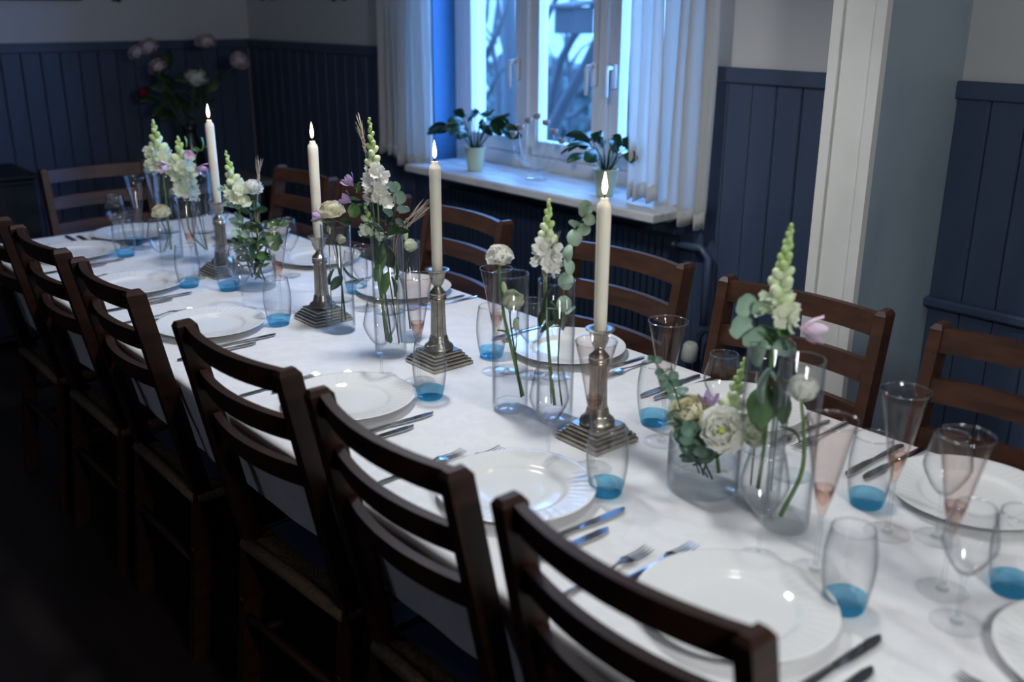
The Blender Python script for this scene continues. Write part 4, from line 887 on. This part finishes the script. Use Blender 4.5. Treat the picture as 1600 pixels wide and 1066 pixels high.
# ------------------------------------------------------------------ things on the sill
def pot_plant(x, y, label, seed, hts):
    t = thing('potted_plant', (x, y, .923), label, 'potted plant', 'potted plants on the sill'); rnd = random.Random(seed)
    ob('pot', G().lathe([(0, 0), (.030, 0), (.032, .003), (.043, .088), (.046, .09), (.046, .098), (.041, .098), (.039, .085), (0, .085)], 28).mesh('pot', 'potg', True, 40), t)
    ob('soil', G().lathe([(.0395, .0855), (.02, .089), (0, .09)], 16).mesh('soil', 'soil'), t)
    lm = cached(('leaf', 'plant', 'oval'), lambda: leaf_mesh('plant', 'oval'))
    for i in range(24):
        a = i * 2.4 + rnd.uniform(-.3, .3); q = rnd.uniform(.3, 1); h = .055 + hts * (1.1 - .7 * q) * rnd.uniform(.6, 1.1); rr = .025 + .085 * q
        e = Vector((rr * math.cos(a), rr * math.sin(a), .075 + h)); p0 = Vector((.012 * math.cos(a), .012 * math.sin(a), .088))
        ob('leaf_stalk', G().tube([p0, p0.lerp(e, .5) + Vector((0, 0, .02)), e], .0016, 5).mesh('leaf_stalk', 'plant'), t)
        ob('leaf', lm, t, mtx=aim(e, Vector((math.cos(a), math.sin(a), -.35 + .5 * rnd.random())), rnd.uniform(-.5, .5), rnd.uniform(.075, .10)))
pot_plant(-3.262, 2.60, 'leafy plant in a sage pot at the left of the window sill', 5, .13)
pot_plant(-2.508, 2.60, 'leafy plant in a sage pot at the right of the window sill', 8, .10)
cb = thing('glass_candelabra', (-2.93, 2.645, .923), 'clear glass candelabra of nested arcs in the middle of the sill', 'candelabra')
ob('foot', G().lathe([(0, 0), (.045, 0), (.047, .004), (.03, .012), (.012, .02), (.01, .03), (0, .03)], 28).mesh('foot', 'thick'), cb)
ob('stem', G().tube([(0, 0, .028), (0, 0, .235)], .0065, 10).mesh('stem', 'thick'), cb)
cup = G().lathe([(0, 0), (.008, 0), (.014, .006), (.015, .02), (.0125, .02), (.011, .008), (0, .006)], 14).mesh('cup', mat('amber_cup', (.30, .20, .17), .3))
ob('cup', cup, cb, (0, 0, .235))
for r, h in ((.052, .215), (.098, .185), (.142, .155)):
    arm = []
    for i in range(17):
        a = PI + PI * i / 16; arm.append((r * math.cos(a), 0, h - .01 + (h - .045) * math.sin(a)))
    ar = ob('arm', G().tube([(-r, 0, h)] + arm + [(r, 0, h)], .0055, 8).mesh('arm', 'thick'), cb)
    for s in (-1, 1): ob('cup', cup, ar, (s * r, 0, h))

# ------------------------------------------------------------------ dark left corner
sb = thing('sideboard', (-5.19, 1.00, 0), 'near-black cabinet against the left wall behind the head chair', 'cabinet')
ob('carcass', G().box(-.2, .2, -.55, .34, .04, .80, .006).mesh('carcass', 'darkcab', False), sb)
ob('top', G().box(-.21, .215, -.565, .355, .80, .825, .006).mesh('top', 'darkcab', False), sb)
for y0, y1 in ((-.54, -.11), (-.10, .33)):
    d = ob('door', G().box(.2, .218, y0, y1, .07, .78, .005).mesh('door', 'darkcab', False), sb); ob('knob', G().ell((.228, y1 - .05 if y0 < -.2 else y0 + .05, .5), .012).mesh('knob', 'black'), d)
for fx in (-.16, .16):
    for fy in (-.5, .29): ob('foot', G().box(fx - .02, fx + .02, fy - .02, fy + .02, 0, .042).mesh('foot', 'darkcab', False), sb)
st = thing('side_table', (-5.02, 2.19, 0), 'small side table with a grey top in the dark corner', 'table')
ob('top', G().box(-.23, .23, -.30, .30, .672, .70, .005).mesh('top', 'greycloth', False), st)
for lx in (-.2, .2):
    for ly in (-.26, .26): ob('leg', G().box(lx - .018, lx + .018, ly - .018, ly + .018, 0, .673, .003).mesh('leg', 'darkcab', False), st)
VASE['z'] = (-4.97, 2.105)
vz = thing('flower_vase', (-4.97, 2.105, .7005), 'dark glossy vase holding dim pink peonies in the corner', 'vase')
ob('body', G().lathe([(0, 0), (.05, 0), (.062, .03), (.07, .10), (.058, .18), (.036, .24), (.034, .27), (.044, .30), (.040, .30), (.030, .27), (.03, .24), (0, .22)], 32).mesh('body', 'darkvase'), vz)
for k, (x, y, r, mt_, lab) in enumerate(((306, 126, .066, 'petal', 'large dim white peony in the middle of the corner bouquet'), (233, 76, .055, 'peony', 'pink peony at the top left of the corner bouquet'), (215, 84, .045, 'peony', 'outermost left pink peony of the corner bouquet'), (249, 108, .055, 'peony', 'pink peony low on the left of the corner bouquet'), (322, 68, .055, 'peony', 'pink peony at the top of the corner bouquet'), (373, 98, .055, 'peony', 'pink peony at the far right of the corner bouquet'), (226, 146, .035, 'red', 'small dark red flower low on the left of the corner bouquet'))):
    O = Vector((-4.97, 2.105, .7005)); pos = by(x, y, VASE['z'], .03 * (k % 3)); t = thing('peony', O, lab, 'flower', 'peonies in the dark corner')
    top = O + Vector((0, 0, .28)); P = stem(t, O, [top - Vector((0, 0, .05)), top.lerp(pos, .45) + UP * .04, pos], .004, 'darkstem')
    bloom(t, O, pos, (pos - top).normalized() + UP * .3 + TOCAM * .7, r, FULL, mt_, seed=k, ruf=.1, w=.66)
    for i in range(4):
        p = P[5 + 2 * i]; leaf(t, O, p, SIDE * random.uniform(-1, 1) + UP * random.uniform(-.3, .8) + TOCAM * random.uniform(-.5, .5), .11, 'darkleaf', 'oval', random.uniform(-1, 1))
